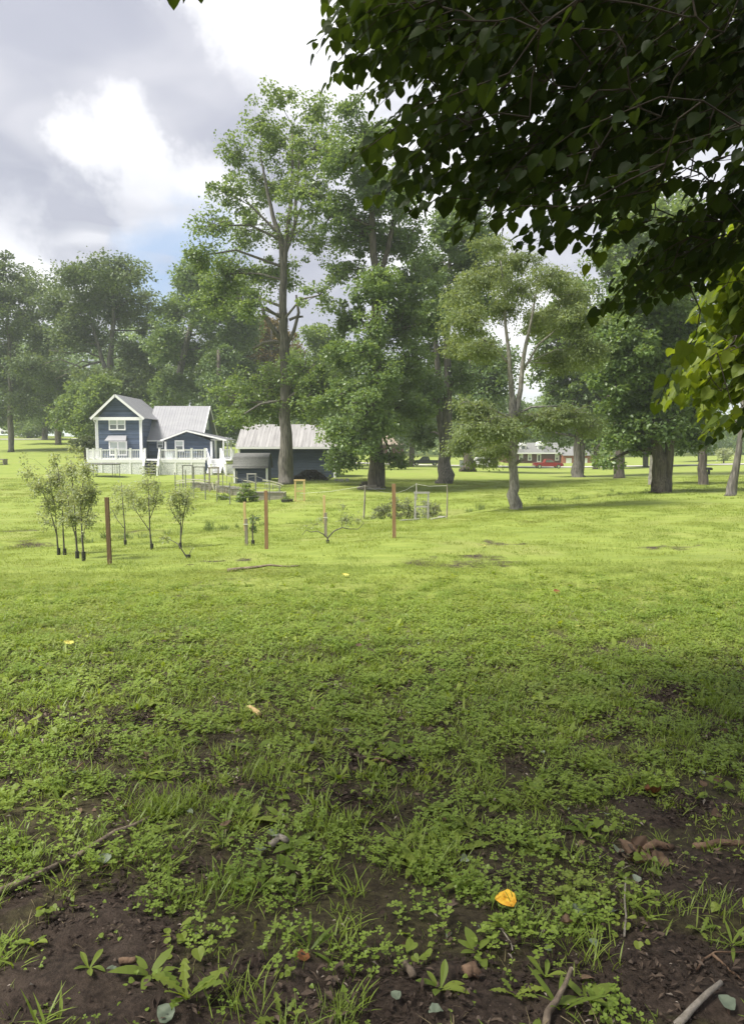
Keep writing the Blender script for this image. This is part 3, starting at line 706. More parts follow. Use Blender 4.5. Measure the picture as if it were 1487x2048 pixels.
def boards(root, wall, x0, x1, y, z0, z1, m, h=.19, gable=None, face=-1):
    """lapped siding boards on a wall facing the camera; gable = (peak x, peak z)"""
    nb = max(1, int(round((z1 - z0) / h))); hh = (z1 - z0) / nb
    for i in range(nb):
        a = z0 + i * hh; b = a + hh - .02; l, r = x0, x1
        if gable:
            t = (b - z0) / (gable[1] - z0); l = x0 + (gable[0] - x0) * t; r = x1 + (gable[0] - x1) * t
            if r - l < .15: continue
        mb = MB(); mb.add([(l, y - .06, a), (r, y - .06, a), (r, y - .012, b), (l, y - .012, b), (l, y, a), (r, y, a), (r, y, b), (l, y, b)],
                          [(0, 1, 2, 3), (0, 4, 5, 1), (3, 2, 6, 7), (0, 3, 7, 4), (1, 5, 6, 2)])
        mb.build('siding_board', m, wall)


def boards_side(wall, x, y0, y1, z0, z1, m, h=.19):
    nb = max(1, int(round((z1 - z0) / h))); hh = (z1 - z0) / nb
    for i in range(nb):
        a = z0 + i * hh; b = a + hh - .012
        MB().add([(x + .045, y0, a), (x + .045, y1, a), (x + .012, y1, b), (x + .012, y0, b), (x, y0, a), (x, y1, a), (x, y1, b), (x, y0, b)],
                 [(0, 1, 2, 3), (0, 4, 5, 1), (3, 2, 6, 7), (0, 3, 7, 4), (1, 5, 6, 2)]).build('siding_board', m, wall)


def window(root, x0, x1, z0, z1, y, sashes=1, blind=.6, fr=.12):
    w = MB(); yo = y - .09
    w.box(x0, x1, yo, y - .002, z1 - fr, z1); w.box(x0, x1, yo, y - .002, z0, z0 + fr); w.box(x0, x0 + fr, yo, y - .002, z0 + fr, z1 - fr); w.box(x1 - fr, x1, yo, y - .002, z0 + fr, z1 - fr)
    sw = (x1 - x0 - 2 * fr) / sashes
    for i in range(1, sashes): w.box(x0 + fr + sw * i - .07, x0 + fr + sw * i + .07, yo, y - .002, z0 + fr, z1 - fr)
    win = w.build('window', M['white'], root)
    for i in range(sashes):
        a = x0 + fr + sw * i + (.07 if i else 0); b = x0 + fr + sw * (i + 1) - (.07 if i < sashes - 1 else 0); zm = (z0 + z1) / 2
        MB().box(a, b, y - .035, y - .03, z0 + fr, z1 - fr).build('pane', M['glass'], win)
        zb = z1 - fr - (z1 - z0 - 2 * fr) * blind
        MB().box(a + .02, b - .02, y - .044, y - .038, zb, z1 - fr).build('blind', M['blind'], win)
        MB().box(a, b, y - .07, y - .046, zm - .03, zm + .03).build('muntin', M['white'], win)
    return win


def roof_panels(root, P00, P10, P11, P01, npan, m, t=.06, rib=.018, name='roof_panel'):
    """roof plane split into ribbed sheets along its eave; P00-P10 eave, P01-P11 ridge"""
    P00, P10, P11, P01 = map(np.array, (P00, P10, P11, P01))
    nn = np.cross(P10 - P00, P01 - P00); nn = nn / np.linalg.norm(nn); nn = nn if nn[2] > 0 else -nn
    for i in range(npan):
        a, b = i / npan + .004 / npan, (i + 1) / npan - .004 / npan
        q = [P00 + (P10 - P00) * a, P00 + (P10 - P00) * b, P01 + (P11 - P01) * b, P01 + (P11 - P01) * a]
        mb = MB(); mb.add([p for p in q] + [p + nn * t for p in q], [(0, 3, 2, 1), (4, 5, 6, 7), (0, 1, 5, 4), (1, 2, 6, 5), (2, 3, 7, 6), (3, 0, 4, 7)])
        if rib:
            for f in (.08, .5):
                e0 = q[0] + (q[1] - q[0]) * f; e1 = q[3] + (q[2] - q[3]) * f
                mb.beam(e0 + nn * (t + rib / 2), e1 + nn * (t + rib / 2), .05, rib, up=tuple(nn))
        mb.build(name, m, root)


D0 = 75.0; zg = gz1(X(300, 75), 75); zf = Z(918.5, 73)
hroot = thing('farmhouse', (X(245, D0), D0, zg), 'blue clapboard house with white metal roofs and a gabled wing', 'house')
wx0, wx1 = X(198, D0), X(284, D0); wze = Z(836, D0); wpk = (X(238, D0), Z(790, D0))
wall = MB().box(wx0, wx1, D0, D0 + 8, zg - .6, wze).prism([(wx0, wze), (wx1, wze), (wpk[0], wpk[1] - .12)], D0 + .01, D0 + 8).build('wing_wall', M['siding'], hroot)
boards(hroot, wall, wx0, wx1, D0, zf, wze - .25, M['siding'])
boards(hroot, wall, wx0, wx1, D0, wze + .02, wpk[1] - .15, M['siding'], gable=(wpk[0], wpk[1] - .15))
boards_side(wall, wx1, D0 + .05, D0 + 3, zf, wze - .1, M['siding'])
MB().box(wx0 - .25, wx1 + .25, D0 - .35, D0 - .06, wze - .23, wze + .08).build('frieze', M['white'], hroot)
for xx in (wx0, wx1): MB().box(xx - .11, xx + .11, D0 - .07, D0 + .12, zf - .8, wze - .24).build('corner_board', M['white'], hroot)
ov = .42
for sgn, xe in ((-1, wx0 - .5), (1, wx1 + .5)):
    ze = wze - .06
    a = (xe, D0 - ov, ze); b = (wpk[0], D0 - ov, wpk[1]); c = (wpk[0], D0 + 8, wpk[1]); dd_ = (xe, D0 + 8, ze)
    roof_panels(hroot, a, dd_, c, b, 8, M['roof_white'])
    MB().beam((xe, D0 - ov - .03, ze - .06), (wpk[0], D0 - ov - .03, wpk[1] - .06), .06, .22).build('rake_board', M['white'], hroot)
for xx in (wx0 - .3, wx1 + .25): MB().tube([(xx, D0 - .25, wze - .15), (xx + (.18 if xx < wx0 else -.1), D0 - .1, wze - .5), (xx + (.18 if xx < wx0 else -.1), D0 - .1, zf)], .05, 6).build('downspout', M['white'], hroot)
window(hroot, X(222, D0), X(255, D0), Z(860.5, D0), Z(837.5, D0), D0 - .05, 2, .55)
window(hroot, X(221, D0), X(257, D0), Z(911, D0), Z(882, D0), D0 - .05, 2, .6)
ax0, ax1 = X(217, D0), X(259, D0)
MB().add([(ax0, D0 - .75, Z(881, D0)), (ax1, D0 - .75, Z(881, D0)), (ax1 - .15, D0 - .05, Z(871, D0)), (ax0 + .15, D0 - .05, Z(871, D0)),
          (ax0, D0 - .75, Z(881, D0) - .07), (ax1, D0 - .75, Z(881, D0) - .07), (ax1 - .15, D0 - .05, Z(881, D0) - .07), (ax0 + .15, D0 - .05, Z(881, D0) - .07)],
         [(0, 1, 2, 3), (4, 7, 6, 5), (0, 4, 5, 1), (1, 5, 6, 2), (3, 7, 4, 0)]).build('window_hood', M['roof_white'], hroot)
# main range
DM = 77.4; mx0, mx1 = wx1 + .02, X(401, DM); mze = Z(879, DM); mzr = Z(813, 81); Dr = 81.0
wall = MB().box(mx0, mx1, DM, 2 * Dr - DM, zg - .6, mze).build('main_wall', M['siding'], hroot)
MB().prismx([(DM + .02, mze), (2 * Dr - DM, mze), (Dr, mzr - .15)], mx0, mx1).build('gable', M['siding'], hroot)
boards(hroot, wall, mx0 + .1, X(333, DM), DM, zf, mze - .05, M['siding'])
roof_panels(hroot, (mx0 - .3, DM - .4, mze - .1), (mx1 + .35, DM - .4, mze - .1), (mx1 + .35, Dr, mzr), (mx0 - .3, Dr, mzr), 10, M['roof_white'])
roof_panels(hroot, (mx0 - .3, 2 * Dr - DM + .4, mze - .1), (mx1 + .35, 2 * Dr - DM + .4, mze - .1), (mx1 + .35, Dr, mzr), (mx0 - .3, Dr, mzr), 10, M['roof_white'])
MB().beam((mx1 + .38, DM - .4, mze - .12), (mx1 + .38, Dr, mzr - .02), .06, .2).beam((mx1 + .38, Dr, mzr - .02), (mx1 + .38, 2 * Dr - DM + .4, mze - .12), .06, .2).build('rake_board', M['white'], hroot)
MB().box(mx1 + .003, mx1 + .06, Dr - .55, Dr + .55, mze + 1.1, mze + 2.1).build('gable_vent', M['blind'], hroot)
MB().box(mx0, X(332, DM), DM - .46, DM - .36, mze - .2, mze - .08).build('gutter', M['white'], hroot)
MB().tube([(X(291, DM), DM - .3, mze - .15), (X(294, DM), DM - .1, mze - .4), (X(294, DM), DM - .1, zf)], .05, 6).build('downspout', M['white'], hroot)
window(hroot, X(316.5, DM), X(329, DM), Z(896.5, DM), Z(882, DM), DM - .05, 1, .5, .1)
# low front extension
DE = 75.5; ex0, ex1 = X(333, DE), X(424, DE); eze = Z(880.5, DE); ezr = Z(861, DE); exm = X(377, DE)
wall = MB().box(ex0, ex1, DE, DE + 5, zg - .6, eze - .1).prism([(ex0, eze - .1), (ex1, eze - .1), (exm, ezr - .15)], DE + .01, DE + 5).build('extension_wall', M['siding'], hroot)
boards(hroot, wall, ex0, ex1, DE, zf, eze - .1, M['siding'])
boards(hroot, wall, ex0, ex1, DE, eze - .1, ezr - .2, M['siding'], gable=(exm, ezr - .12))
boards_side(wall, ex1, DE + .05, DE + 5, zf, eze - .1, M['siding'])
for xx in (ex0, ex1): MB().box(xx - .1, xx + .1, DE - .07, DE + .1, zf - .3, eze - .12).build('corner_board', M['white'], hroot)
xl, xr = X(325, DE), X(456, DE); zl = eze; zr_ = Z(880, DE)
roof_panels(hroot, (xl, DE - .4, zl), (xl, DE + 4.2, zl), (exm, DE + 4.2, ezr), (exm, DE - .4, ezr), 5, M['roof_white'])
roof_panels(hroot, (xr, DE - .4, zr_), (xr, DE + 4.8, zr_), (exm, DE + 4.8, ezr), (exm, DE - .4, ezr), 5, M['roof_white'])
for a, b in (((xl, DE - .43, zl - .05), (exm, DE - .43, ezr - .05)), ((xr, DE - .43, zr_ - .05), (exm, DE - .43, ezr - .05))): MB().beam(a, b, .05, .16).build('rake_board', M['white'], hroot)
window(hroot, X(352, DE), X(370, DE), Z(903, DE), Z(880.5, DE), DE - .05, 1, .55)
for yy in (DE + .3, DE + 2.4, DE + 4.4): MB().box(xr - .55, xr - .4, yy, yy + .15, zf - .2, zr_ + .1).build('porch_post', M['white'], hroot)
MB().box(ex1 + .05, ex1 + .10, DE + 1.2, DE + 2.2, zf, zf + 2.05).build('side_door', M['white'], hroot)
MB().box(ex1, xr, DE - .3, DE + 4.7, zr_ - .02, zr_ + .04).build('porch_ceiling', M['white'], hroot)

# deck
DK = 71.6
droot = thing('deck', (X(300, DK), DK, gz1(X(300, DK), DK)), 'white railed timber deck wrapped along the front of the blue house', 'deck')
dz = Z(919, DK)


def rail(root, a, b, h=.92, nb=None, posts=True, bal=True):
    a = np.array(a, float); b = np.array(b, float); up = np.array([0, 0, 1.0])
    MB().beam(a + up * h, b + up * h, .11, .09).build('top_rail', M['white'], root)
    MB().beam(a + up * .12, b + up * .12, .08, .09).build('bottom_rail', M['white'], root)
    if bal:
        mb = MB(); nb = nb or max(2, int(np.linalg.norm(b - a) / .16))
        for i in range(1, nb):
            p = a + (b - a) * i / nb; mb.beam(p + up * .14, p + up * (h - .04), .04, .04)
        tag(mb.build('balusters', M['white'], root), kind='stuff')


def post(root, p, h=1.05, w=.16): MB().box(p[0] - w / 2, p[0] + w / 2, p[1] - w / 2, p[1] + w / 2, p[2], p[2] + h).box(p[0] - w / 2 - .02, p[0] + w / 2 + .02, p[1] - w / 2 - .02, p[1] + w / 2 + .02, p[2] + h, p[2] + h + .05).build('rail_post', M['white'], root)


gdk = lambda x, y: gz1(x, y) - .05
xa, xb, xc, xd = X(176, DK), X(291, DK), X(320, DK), X(411, DK)
MB().box(xa, xd, DK, D0 - .08, dz - .14, dz - .002).build('deck_floor', M['white'], droot)
MB().box(xa - .02, xb, DK - .05, DK - .003, dz - .30, dz + .02).build('fascia', M['white'], droot); MB().box(xc, xd + .02, DK - .05, DK - .003, dz - .30, dz + .02).build('fascia', M['white'], droot)
lg = min(gdk(xa, DK), gdk(xd, DK)) - .3
for a, b in ((X(176, DK), X(205, DK)), (X(205, DK), X(233, DK)), (X(233, DK), X(262, DK)), (X(262, DK), X(291, DK)), (xc, X(352, DK)), (X(352, DK), X(384, DK)), (X(384, DK), xd)):
    MB().box(a + .03, b - .03, DK - .02, DK + .02, lg, dz - .31).build('lattice_panel', M['lattice'], droot)
    MB().box(a - .06, a + .06, DK - .07, DK - .025, lg, dz - .31).build('skirt_board', M['white'], droot)
for p_ in (176, 188, 203, 233, 262, 291): post(droot, (X(p_, DK), DK + .1, dz))
for p_ in (320, 353, 384, 411): post(droot, (X(p_, DK), DK + .1, dz))
for a, b in ((176, 203), (203, 233), (233, 262), (262, 291), (320, 353), (353, 384), (384, 411)): rail(droot, (X(a, DK), DK + .1, dz), (X(b, DK), DK + .1, dz))
rail(droot, (xa, DK + .1, dz), (xa, D0 - .3, dz))
# front steps
gs = gz1(X(305, 70), 70.0)
for i in range(5):
    t = (i + 1) / 6; MB().box(X(293, DK), X(318, DK), DK - .3 * (i + 1), DK - .3 * i - .04, dz - (dz - gs) * t - .06, dz - (dz - gs) * t).build('step', M['grey_wood'], droot)
for p0, p1 in ((291, 287), (320, 315)):
    MB().beam((X(p0, DK), DK, dz + .92), (X(p1, 70), 70, gs + .75), .1, .1).build('stair_rail', M['white'], droot)
    MB().beam((X(p0, DK), DK, dz + .12), (X(p1, 70), 70, gs + .1), .06, .24).build('stringer', M['white'], droot)
    post(droot, (X(p1, 70), 70, gs - .1), 1.0)
# side steps and the landing by the porch
gs2 = gz1(X(440, 70.2), 70.2)
for i in range(6):
    t = (i + 1) / 7; MB().box(X(418, DK), X(446, DK), DK + .6 - .3 * (i + 1), DK + .6 - .3 * i - .04, dz - (dz - gs2) * t - .05, dz - (dz - gs2) * t).box(X(418, DK), X(446, DK), DK + .56 - .3 * i, DK + .59 - .3 * i, dz - (dz - gs2) * t - .05, dz - (dz - gs2) * (t - .1)).build('step', M['white'], droot)
for p0, p1, h0 in ((412, 423, 1.0), (441, 452, 1.0)):
    a = np.array((X(p0, DK), DK + .5, dz)); b = np.array((X(p1, 70.2), 70.2, gs2))
    MB().beam(a + [0, 0, h0], b + [0, 0, .95], .12, .12).build('stair_rail', M['white'], droot)
    MB().beam(a + [0, 0, .1], b + [0, 0, .1], .07, .28).build('stringer', M['white'], droot)
    mb = MB()
    for j in range(1, 12): q = a + (b - a) * j / 12; mb.beam(q + [0, 0, .2], q + [0, 0, .95], .04, .04)
    tag(mb.build('balusters', M['white'], droot), kind='stuff'); post(droot, tuple(b), 1.05)
MB().box(xd, X(468, 74), 72.6, 78, dz - .14, dz - .004).build('landing', M['white'], droot)
for a, b in (((X(442, 73), 73, dz), (X(463, 73.5), 73.5, dz + .02)), ((X(463, 73.5), 73.5, dz + .02), (X(470, 77.8), 77.8, dz)), ((X(447, 78), 78, dz), (X(470, 77.8), 77.8, dz))):
    rail(droot, a, b); post(droot, a)
MB().box(X(446, 72.5), X(468, 72.5), 72.5, 72.56, gs2 - .2, dz - .5).build('lattice_panel', M['lattice'], droot)

# things on the deck and by it
t = thing('patio_chair', (X(399, 73), 73.2, dz), 'dark slatted chair behind the deck rail in front of the extension', 'chair')
for i in range(5): MB().box(X(394, 73) + .1 * i, X(394, 73) + .1 * i + .05, 73.5, 73.53, dz + .42, dz + 1.0).build('slat', M['black'], t)
MB().box(X(394, 73), X(404, 73), 73, 73.5, dz + .38, dz + .42).build('seat', M['black'], t)
for xx in (X(394, 73), X(403.5, 73)):
    for yy in (73.02, 73.5): MB().box(xx, xx + .04, yy, yy + .04, dz, dz + (.38 if yy < 73.3 else 1.02)).build('leg', M['black'], t)
t = thing('storage_box', (X(341, 74), 74, dz), 'pale blue-grey box standing on the deck under the small window', 'box')
MB().box(X(333, 74), X(347, 74), 73.8, 74.5, dz, dz + .75).build('body', M['blind'], t); MB().box(X(332.5, 74), X(347.5, 74), 73.75, 74.55, dz + .752, dz + .83).build('lid', M['grey_wood'], t)
tp = at(206, 928, 67); gt = gz1(tp[0], tp[1])
t = thing('trampoline', (tp[0], tp[1], gt), 'low round trampoline with a dark mat in front of the deck skirt', 'trampoline')
rt = 33 * 67 / F; mb = MB(); nn_ = 28
ring = [(tp[0] + rt * math.cos(2 * math.pi * i / nn_), tp[1] + rt * .95 * math.sin(2 * math.pi * i / nn_), tp[2]) for i in range(nn_ + 1)]
MB().tube(ring, .06, 6, cap=False).build('frame', M['steel_post'], t)
MB().add([(x_, y_, z_ + .02) for x_, y_, z_ in [((p_[0] - tp[0]) * .96 + tp[0], (p_[1] - tp[1]) * .96 + tp[1], p_[2]) for p_ in ring[:-1]]], [tuple(range(nn_))]).build('jumping_mat', M['mat_black'], t)
for i in range(0, nn_, 5): MB().tube([ring[i], (ring[i][0], ring[i][1], gz1(ring[i][0], ring[i][1]) - .05)], .03, 5).build('leg', M['steel_post'], t)

# ------------------------------------------------------------------ garage and small shed
DG = 62.0; ggz = gz1(X(570, DG), DG) - .1
groot = thing('garage', (X(570, DG), DG, ggz), 'long dark blue garage with a weathered grey metal roof', 'garage')
gx0, gx1 = X(479, DG), X(669, DG); gze = Z(893, DG); gzr = Z(850, DG + 3.2)
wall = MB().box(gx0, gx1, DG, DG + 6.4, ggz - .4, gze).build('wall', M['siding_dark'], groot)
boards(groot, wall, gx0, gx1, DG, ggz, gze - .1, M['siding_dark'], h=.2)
MB().prismx([(DG + .02, gze), (DG + 6.38, gze), (DG + 3.2, gzr - .1)], gx0 + .02, gx1 - .02).build('gable', M['siding_dark'], groot)
roof_panels(groot, (gx0 - .25, DG - .35, gze - .08), (gx1 + .25, DG - .35, gze - .08), (gx1 + .25, DG + 3.2, gzr), (gx0 - .25, DG + 3.2, gzr), 14, M['roof_grey'])
roof_panels(groot, (gx0 - .25, DG + 6.75, gze - .08), (gx1 + .25, DG + 6.75, gze - .08), (gx1 + .25, DG + 3.2, gzr), (gx0 - .25, DG + 3.2, gzr), 14, M['roof_grey'])
MB().box(gx0 - .2, gx1 + .2, DG - .42, DG - .36, gze - .2, gze - .04).build('fascia', M['white'], groot)
for xx in (gx0, gx1): MB().box(xx - .09, xx + .09, DG - .07, DG + .1, ggz - .1, gze - .1).build('corner_board', M['white'], groot)
DS = 56.5; sgz = gz1(X(500, DS), DS) - .05
sroot = thing('shed', (X(500, DS), DS, sgz), 'small blue shed with a grey shingled gambrel roof in front of the garage', 'shed')
sx0, sx1 = X(469, DS), X(534, DS); sze = Z(935, DS)
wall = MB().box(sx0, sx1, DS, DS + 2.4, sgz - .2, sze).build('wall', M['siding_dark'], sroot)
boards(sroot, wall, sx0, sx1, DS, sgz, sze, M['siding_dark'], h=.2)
z1_, z2_ = Z(914, DS + .35), Z(906, DS + 1.2)
MB().prismx([(DS + .01, sze), (DS + 2.39, sze), (DS + 1.9, z1_ - .05), (DS + 1.2, z2_ - .05), (DS + .45, z1_ - .05)], sx0 + .01, sx1 - .01).build('gable', M['siding_dark'], sroot)
nsh = 5
for i in range(nsh):
    y0_, y1_ = DS - .15 + .5 * i / nsh, DS - .15 + .5 * (i + 1) / nsh; a = sze - .06 + (z1_ - sze + .06) * i / nsh; b = sze - .06 + (z1_ - sze + .06) * (i + 1) / nsh
    MB().add([(sx0 - .12, y0_ - .03, a), (sx1 + .12, y0_ - .03, a), (sx1 + .12, y1_, b + .01), (sx0 - .12, y1_, b + .01), (sx0 - .12, y0_ + .05, a), (sx1 + .12, y0_ + .05, a)], [(0, 1, 2, 3), (0, 4, 5, 1)]).build('shingle_row', M['shingle'], sroot)
MB().add([(sx0 - .12, DS + .34, z1_ + .01), (sx1 + .12, DS + .34, z1_ + .01), (sx1 + .12, DS + 1.2, z2_), (sx0 - .12, DS + 1.2, z2_), (sx1 + .12, DS + 2.06, z1_ + .01), (sx0 - .12, DS + 2.06, z1_ + .01), (sx1 + .12, DS + 2.55, sze - .06), (sx0 - .12, DS + 2.55, sze - .06)],
         [(0, 1, 2, 3), (3, 2, 4, 5), (5, 4, 6, 7)]).build('upper_roof', M['shingle'], sroot)
for xx in (sx0, sx1): MB().box(xx - .07, xx + .07, DS - .08, DS + .06, sgz, sze - .03).build('corner_board', M['white'], sroot)

# ------------------------------------------------------------------ red brick house and other far buildings
DB = 150.0; bz = gz1(X(1080, DB), DB) - .3
broot = thing('brick_house', (X(1080, DB), DB, bz), 'low red brick house with white windows, a grey roof and dormers beyond the road', 'house')
bx0, bx1, bx2 = X(1012, DB), X(1120, DB), X(1180, DB); bze = Z(905, DB); bzr = Z(886, DB + 5)
MB().box(bx0, bx1, DB, DB + 9, bz - 1, bze).build('wall', M['brick'], broot)
MB().box(bx1 + .01, bx2, DB - .8, DB + 8, bz - 1, bze - .6).build('garage_wall', M['brick_orange'], broot)
roof_panels(broot, (bx0 - .4, DB - .5, bze - .05), (bx1 + .4, DB - .5, bze - .05), (bx1 + .4, DB + 4.5, bzr), (bx0 - .4, DB + 4.5, bzr), 6, M['shingle'], rib=0)
roof_panels(broot, (bx0 - .4, DB + 9.5, bze - .05), (bx1 + .4, DB + 9.5, bze - .05), (bx1 + .4, DB + 4.5, bzr), (bx0 - .4, DB + 4.5, bzr), 6, M['shingle'], rib=0)
roof_panels(broot, (bx1 + .1, DB - 1.2, bze - .65), (bx2 + .4, DB - 1.2, bze - .65), (bx2 + .4, DB + 4, bzr - .8), (bx1 + .1, DB + 4, bzr - .8), 4, M['shingle'], rib=0)
MB().box(bx0, bx1, DB - .6, DB - .52, bze - .25, bze - .02).build('gutter', M['white'], broot)
for c in (1040, 1057.5, 1112): window(broot, X(c - 4, DB), X(c + 4, DB), Z(921, DB), Z(908, DB), DB - .02, 1, .5, .16)
MB().box(X(1072, DB), X(1080, DB), DB - .1, DB - .02, Z(924, DB), Z(908, DB)).build('door_frame', M['white'], broot); MB().box(X(1074, DB), X(1078, DB), DB - .14, DB - .11, Z(922, DB), Z(910, DB)).build('door', M['void'], broot)
for a, b in ((1128, 1139), (1143, 1158), (1161, 1170)): MB().box(X(a, DB), X(b, DB), DB - .9, DB - .82, bz, Z(916, DB)).build('garage_door', M['white'], broot)
for c in (1047, 1082):
    x0, x1 = X(c - 6, DB), X(c + 6, DB)
    dm = MB().box(x0, x1, DB + 1.2, DB + 5, bze + .4, Z(891, DB)).prism([(x0 - .2, Z(891, DB)), (x1 + .2, Z(891, DB)), ((x0 + x1) / 2, Z(883, DB))], DB + 1.0, DB + 5).build('dormer', M['white'], broot)
    MB().box((x0 + x1) / 2 - .3, (x0 + x1) / 2 + .3, DB + 1.12, DB + 1.18, Z(899, DB), Z(892, DB)).build('pane', M['glass'], dm)
DH = 140.0; hz_ = gz1(X(770, DH), DH) - .3
t = thing('tan_house', (X(770, DH), DH, hz_), 'far house with a tan hipped roof showing between the leaves beside the bushy tall tree', 'house')
hx0, hx1 = X(752, DH), X(806, DH)
MB().box(hx0, hx1, DH, DH + 9, hz_ - .5, Z(890, DH)).build('wall', M['brick'], t)
a = [(hx0 - .5, DH - .5, Z(889, DH)), (hx1 + .5, DH - .5, Z(889, DH)), (hx1 + .5, DH + 9.5, Z(889, DH)), (hx0 - .5, DH + 9.5, Z(889, DH)), (hx0 + 1.5, DH + 4.5, Z(864, DH)), (hx1 - 3.5, DH + 4.5, Z(864, DH))]
MB().add(a, [(0, 1, 5, 4), (1, 2, 5), (2, 3, 4, 5), (3, 0, 4), (3, 2, 1, 0)]).build('roof', M['shingle_tan'], t)
window(t, X(775, DH), X(783, DH), Z(905, DH), Z(894, DH), DH - .02, 1, .5, .15)
DL = 230; lz = gz1(X(1445, DL), DL)
t = thing('far_barn', (X(1445, DL), DL, lz), 'distant pale blue metal barn behind the meadow at the right', 'barn')
MB().box(X(1425, DL), X(1470, DL), DL, DL + 12, lz - 1, Z(893, DL)).build('wall', M['blind'], t)
MB().prism([(X(1424, DL), Z(893, DL)), (X(1471, DL), Z(893, DL)), (X(1447, DL), Z(884, DL))], DL - .3, DL + 12.3).build('roof', M['white'], t)


# ------------------------------------------------------------------ vehicles
def vehicle(name, label, cat, px, D, kind, paint, lpx, face=1, lift=0.0, group=None):
    """side-on vehicle of lpx photo pixels long, nose towards +X when face = 1"""
    Ln = lpx * D / F; x0 = X(px, D); zg_ = gz1(x0, D) + .1 + lift
    t = thing(name, (x0, D, zg_), label, cat, group); k_ = Ln / 5.4; w = .95
    def P(pts): return [(x0 + face * a * k_, zg_ + b * k_) for a, b in pts]
    if kind == 'pickup':
        body = [(-2.65, .55), (-2.7, 1.05), (-.75, 1.08), (.95, 1.08), (1.2, 1.1), (2.45, 1.0), (2.65, .85), (2.7, .5), (2.2, .38), (-2.2, .42)]; cab = [(-.8, 1.08), (-.6, 1.72), (.5, 1.75), (1.2, 1.1)]; wins = [[(-.62, 1.15), (-.5, 1.62), (-.1, 1.64), (-.1, 1.15)], [(-.02, 1.15), (-.02, 1.64), (.45, 1.66), (.98, 1.15)]]; wh = (-1.75, 1.75)
    elif kind == 'van':
        body = [(-2.6, .5), (-2.65, 1.9), (-2.5, 2.15), (1.3, 2.15), (1.9, 1.35), (2.55, 1.1), (2.65, .5), (2.2, .35), (-2.2, .38)]; cab = None; wins = [[(.2, 1.3), (.2, 1.9), (1.15, 1.9), (1.6, 1.35)], [(-1.2, 1.35), (-1.2, 1.85), (0, 1.85), (0, 1.35)]]; wh = (-1.7, 1.75)
    else:
        body = [(-2.6, .5), (-2.65, .95), (-2.0, 1.05), (1.1, 1.0), (2.4, .85), (2.65, .65), (2.65, .4), (2.2, .3), (-2.2, .32)]; cab = [(-2.1, 1.03), (-1.4, 1.55), (.2, 1.57), (1.15, 1.0)]; wins = [[(-1.75, 1.1), (-1.3, 1.46), (-.5, 1.48), (-.5, 1.1)], [(-.4, 1.1), (-.4, 1.48), (.15, 1.48), (.85, 1.08)]]; wh = (-1.65, 1.7)
    mb = MB().prism(P(body), D - w * k_, D + w * k_)
    bd = mb.build('body', M[paint], t)
    if cab: MB().prism(P(cab), D - w * k_ * .88, D + w * k_ * .88).build('cab', M[paint], t)
    for q in wins: MB().prism(P(q), D - w * k_ * (.9 if cab else 1.02) - .01, D - w * k_ * (.88 if cab else 1.0)).build('side_window', M['glass'], t)
    for a in wh:
        for yy in (-1, 1):
            cx_ = x0 + face * a * k_; y0_ = D + yy * (w + .03) * k_; r = .37 * k_
            ty = MB().tube([(cx_, y0_ - .1, zg_ + r), (cx_, y0_ + .1, zg_ + r)], r, 14).build('wheel', M['rubber'], t)
            MB().tube([(cx_, y0_ - .13, zg_ + r), (cx_, y0_ + .13, zg_ + r)], r * .6, 10).build('rim', M['chrome'], ty)
    for a, m_ in ((2.68, 'lamp_glass'), (-2.7, 'red_paint')):
        MB().box(x0 + face * a * k_ - .06, x0 + face * a * k_ + .06, D - w * k_ * .95, D - w * k_ * .6, zg_ + .7 * k_, zg_ + .9 * k_).build('headlight' if a > 0 else 'tail_light', M[m_], t)
    MB().box(x0 + face * 2.68 * k_ - .08, x0 + face * 2.68 * k_ + .08, D - w * k_, D + w * k_, zg_ + .45 * k_, zg_ + .58 * k_).box(x0 - face * 2.68 * k_ - .08, x0 - face * 2.68 * k_ + .08, D - w * k_, D + w * k_, zg_ + .45 * k_, zg_ + .58 * k_).build('bumper', M['chrome'], t)
    return t


vehicle('pickup_truck', 'dark red pickup parked in front of the brick house', 'pickup', 1094, 111, 'pickup', 'red_paint', 58, 1)
vehicle('pickup_truck', 'dark navy pickup with a pale roof parked behind the forked tree', 'pickup', 850, 118, 'pickup', 'navy_paint', 56, -1)
vehicle('van', 'white van half hidden behind the drooping locust leaves', 'van', 962, 122, 'van', 'white_paint', 44, -1)
vehicle('car', 'white car on the rise at the edge of the photograph, beside a thin trunk', 'car', 2, 158, 'car', 'white_paint', 34, 1, 1.0, 'cars beyond the lane')
vehicle('car', 'white car parked at the wood edge, first to the right of the thin trunk', 'car', 41, 166, 'car', 'white_paint', 24, 1, 0, 'cars beyond the lane')
vehicle('car', 'white car parked at the wood edge, nearest the blue house', 'car', 69, 166, 'car', 'white_paint', 21, 1, 0, 'cars beyond the lane')
q = at(924, 918, 116); zq = gz1(q[0], q[1])
t = thing('utility_box', (q[0], q[1], zq), 'small white utility cabinet by the road between two trunks', 'cabinet')
MB().box(q[0] - .4, q[0] + .4, q[1] - .3, q[1] + .3, zq, zq + 1.0).build('body', M['white'], t); MB().box(q[0] - .45, q[0] + .45, q[1] - .35, q[1] + .35, zq + 1.002, zq + 1.08).build('lid', M['grey_wood'], t); MB().box(q[0] + .02, q[0] + .3, q[1] - .33, q[1] - .305, zq + .3, zq + .7).build('label_plate', M['mat_black'], t)
q = gp(1416, 949); s_ = q[1] / F
t = thing('mailbox', q, 'black mailbox on a post by the slender dark tree', 'mailbox')
MB().box(q[0] - 2 * s_, q[0] + 2 * s_, q[1] - .06, q[1] + .06, q[2] - .1, q[2] + 9 * s_).build('post', M['black'], t)
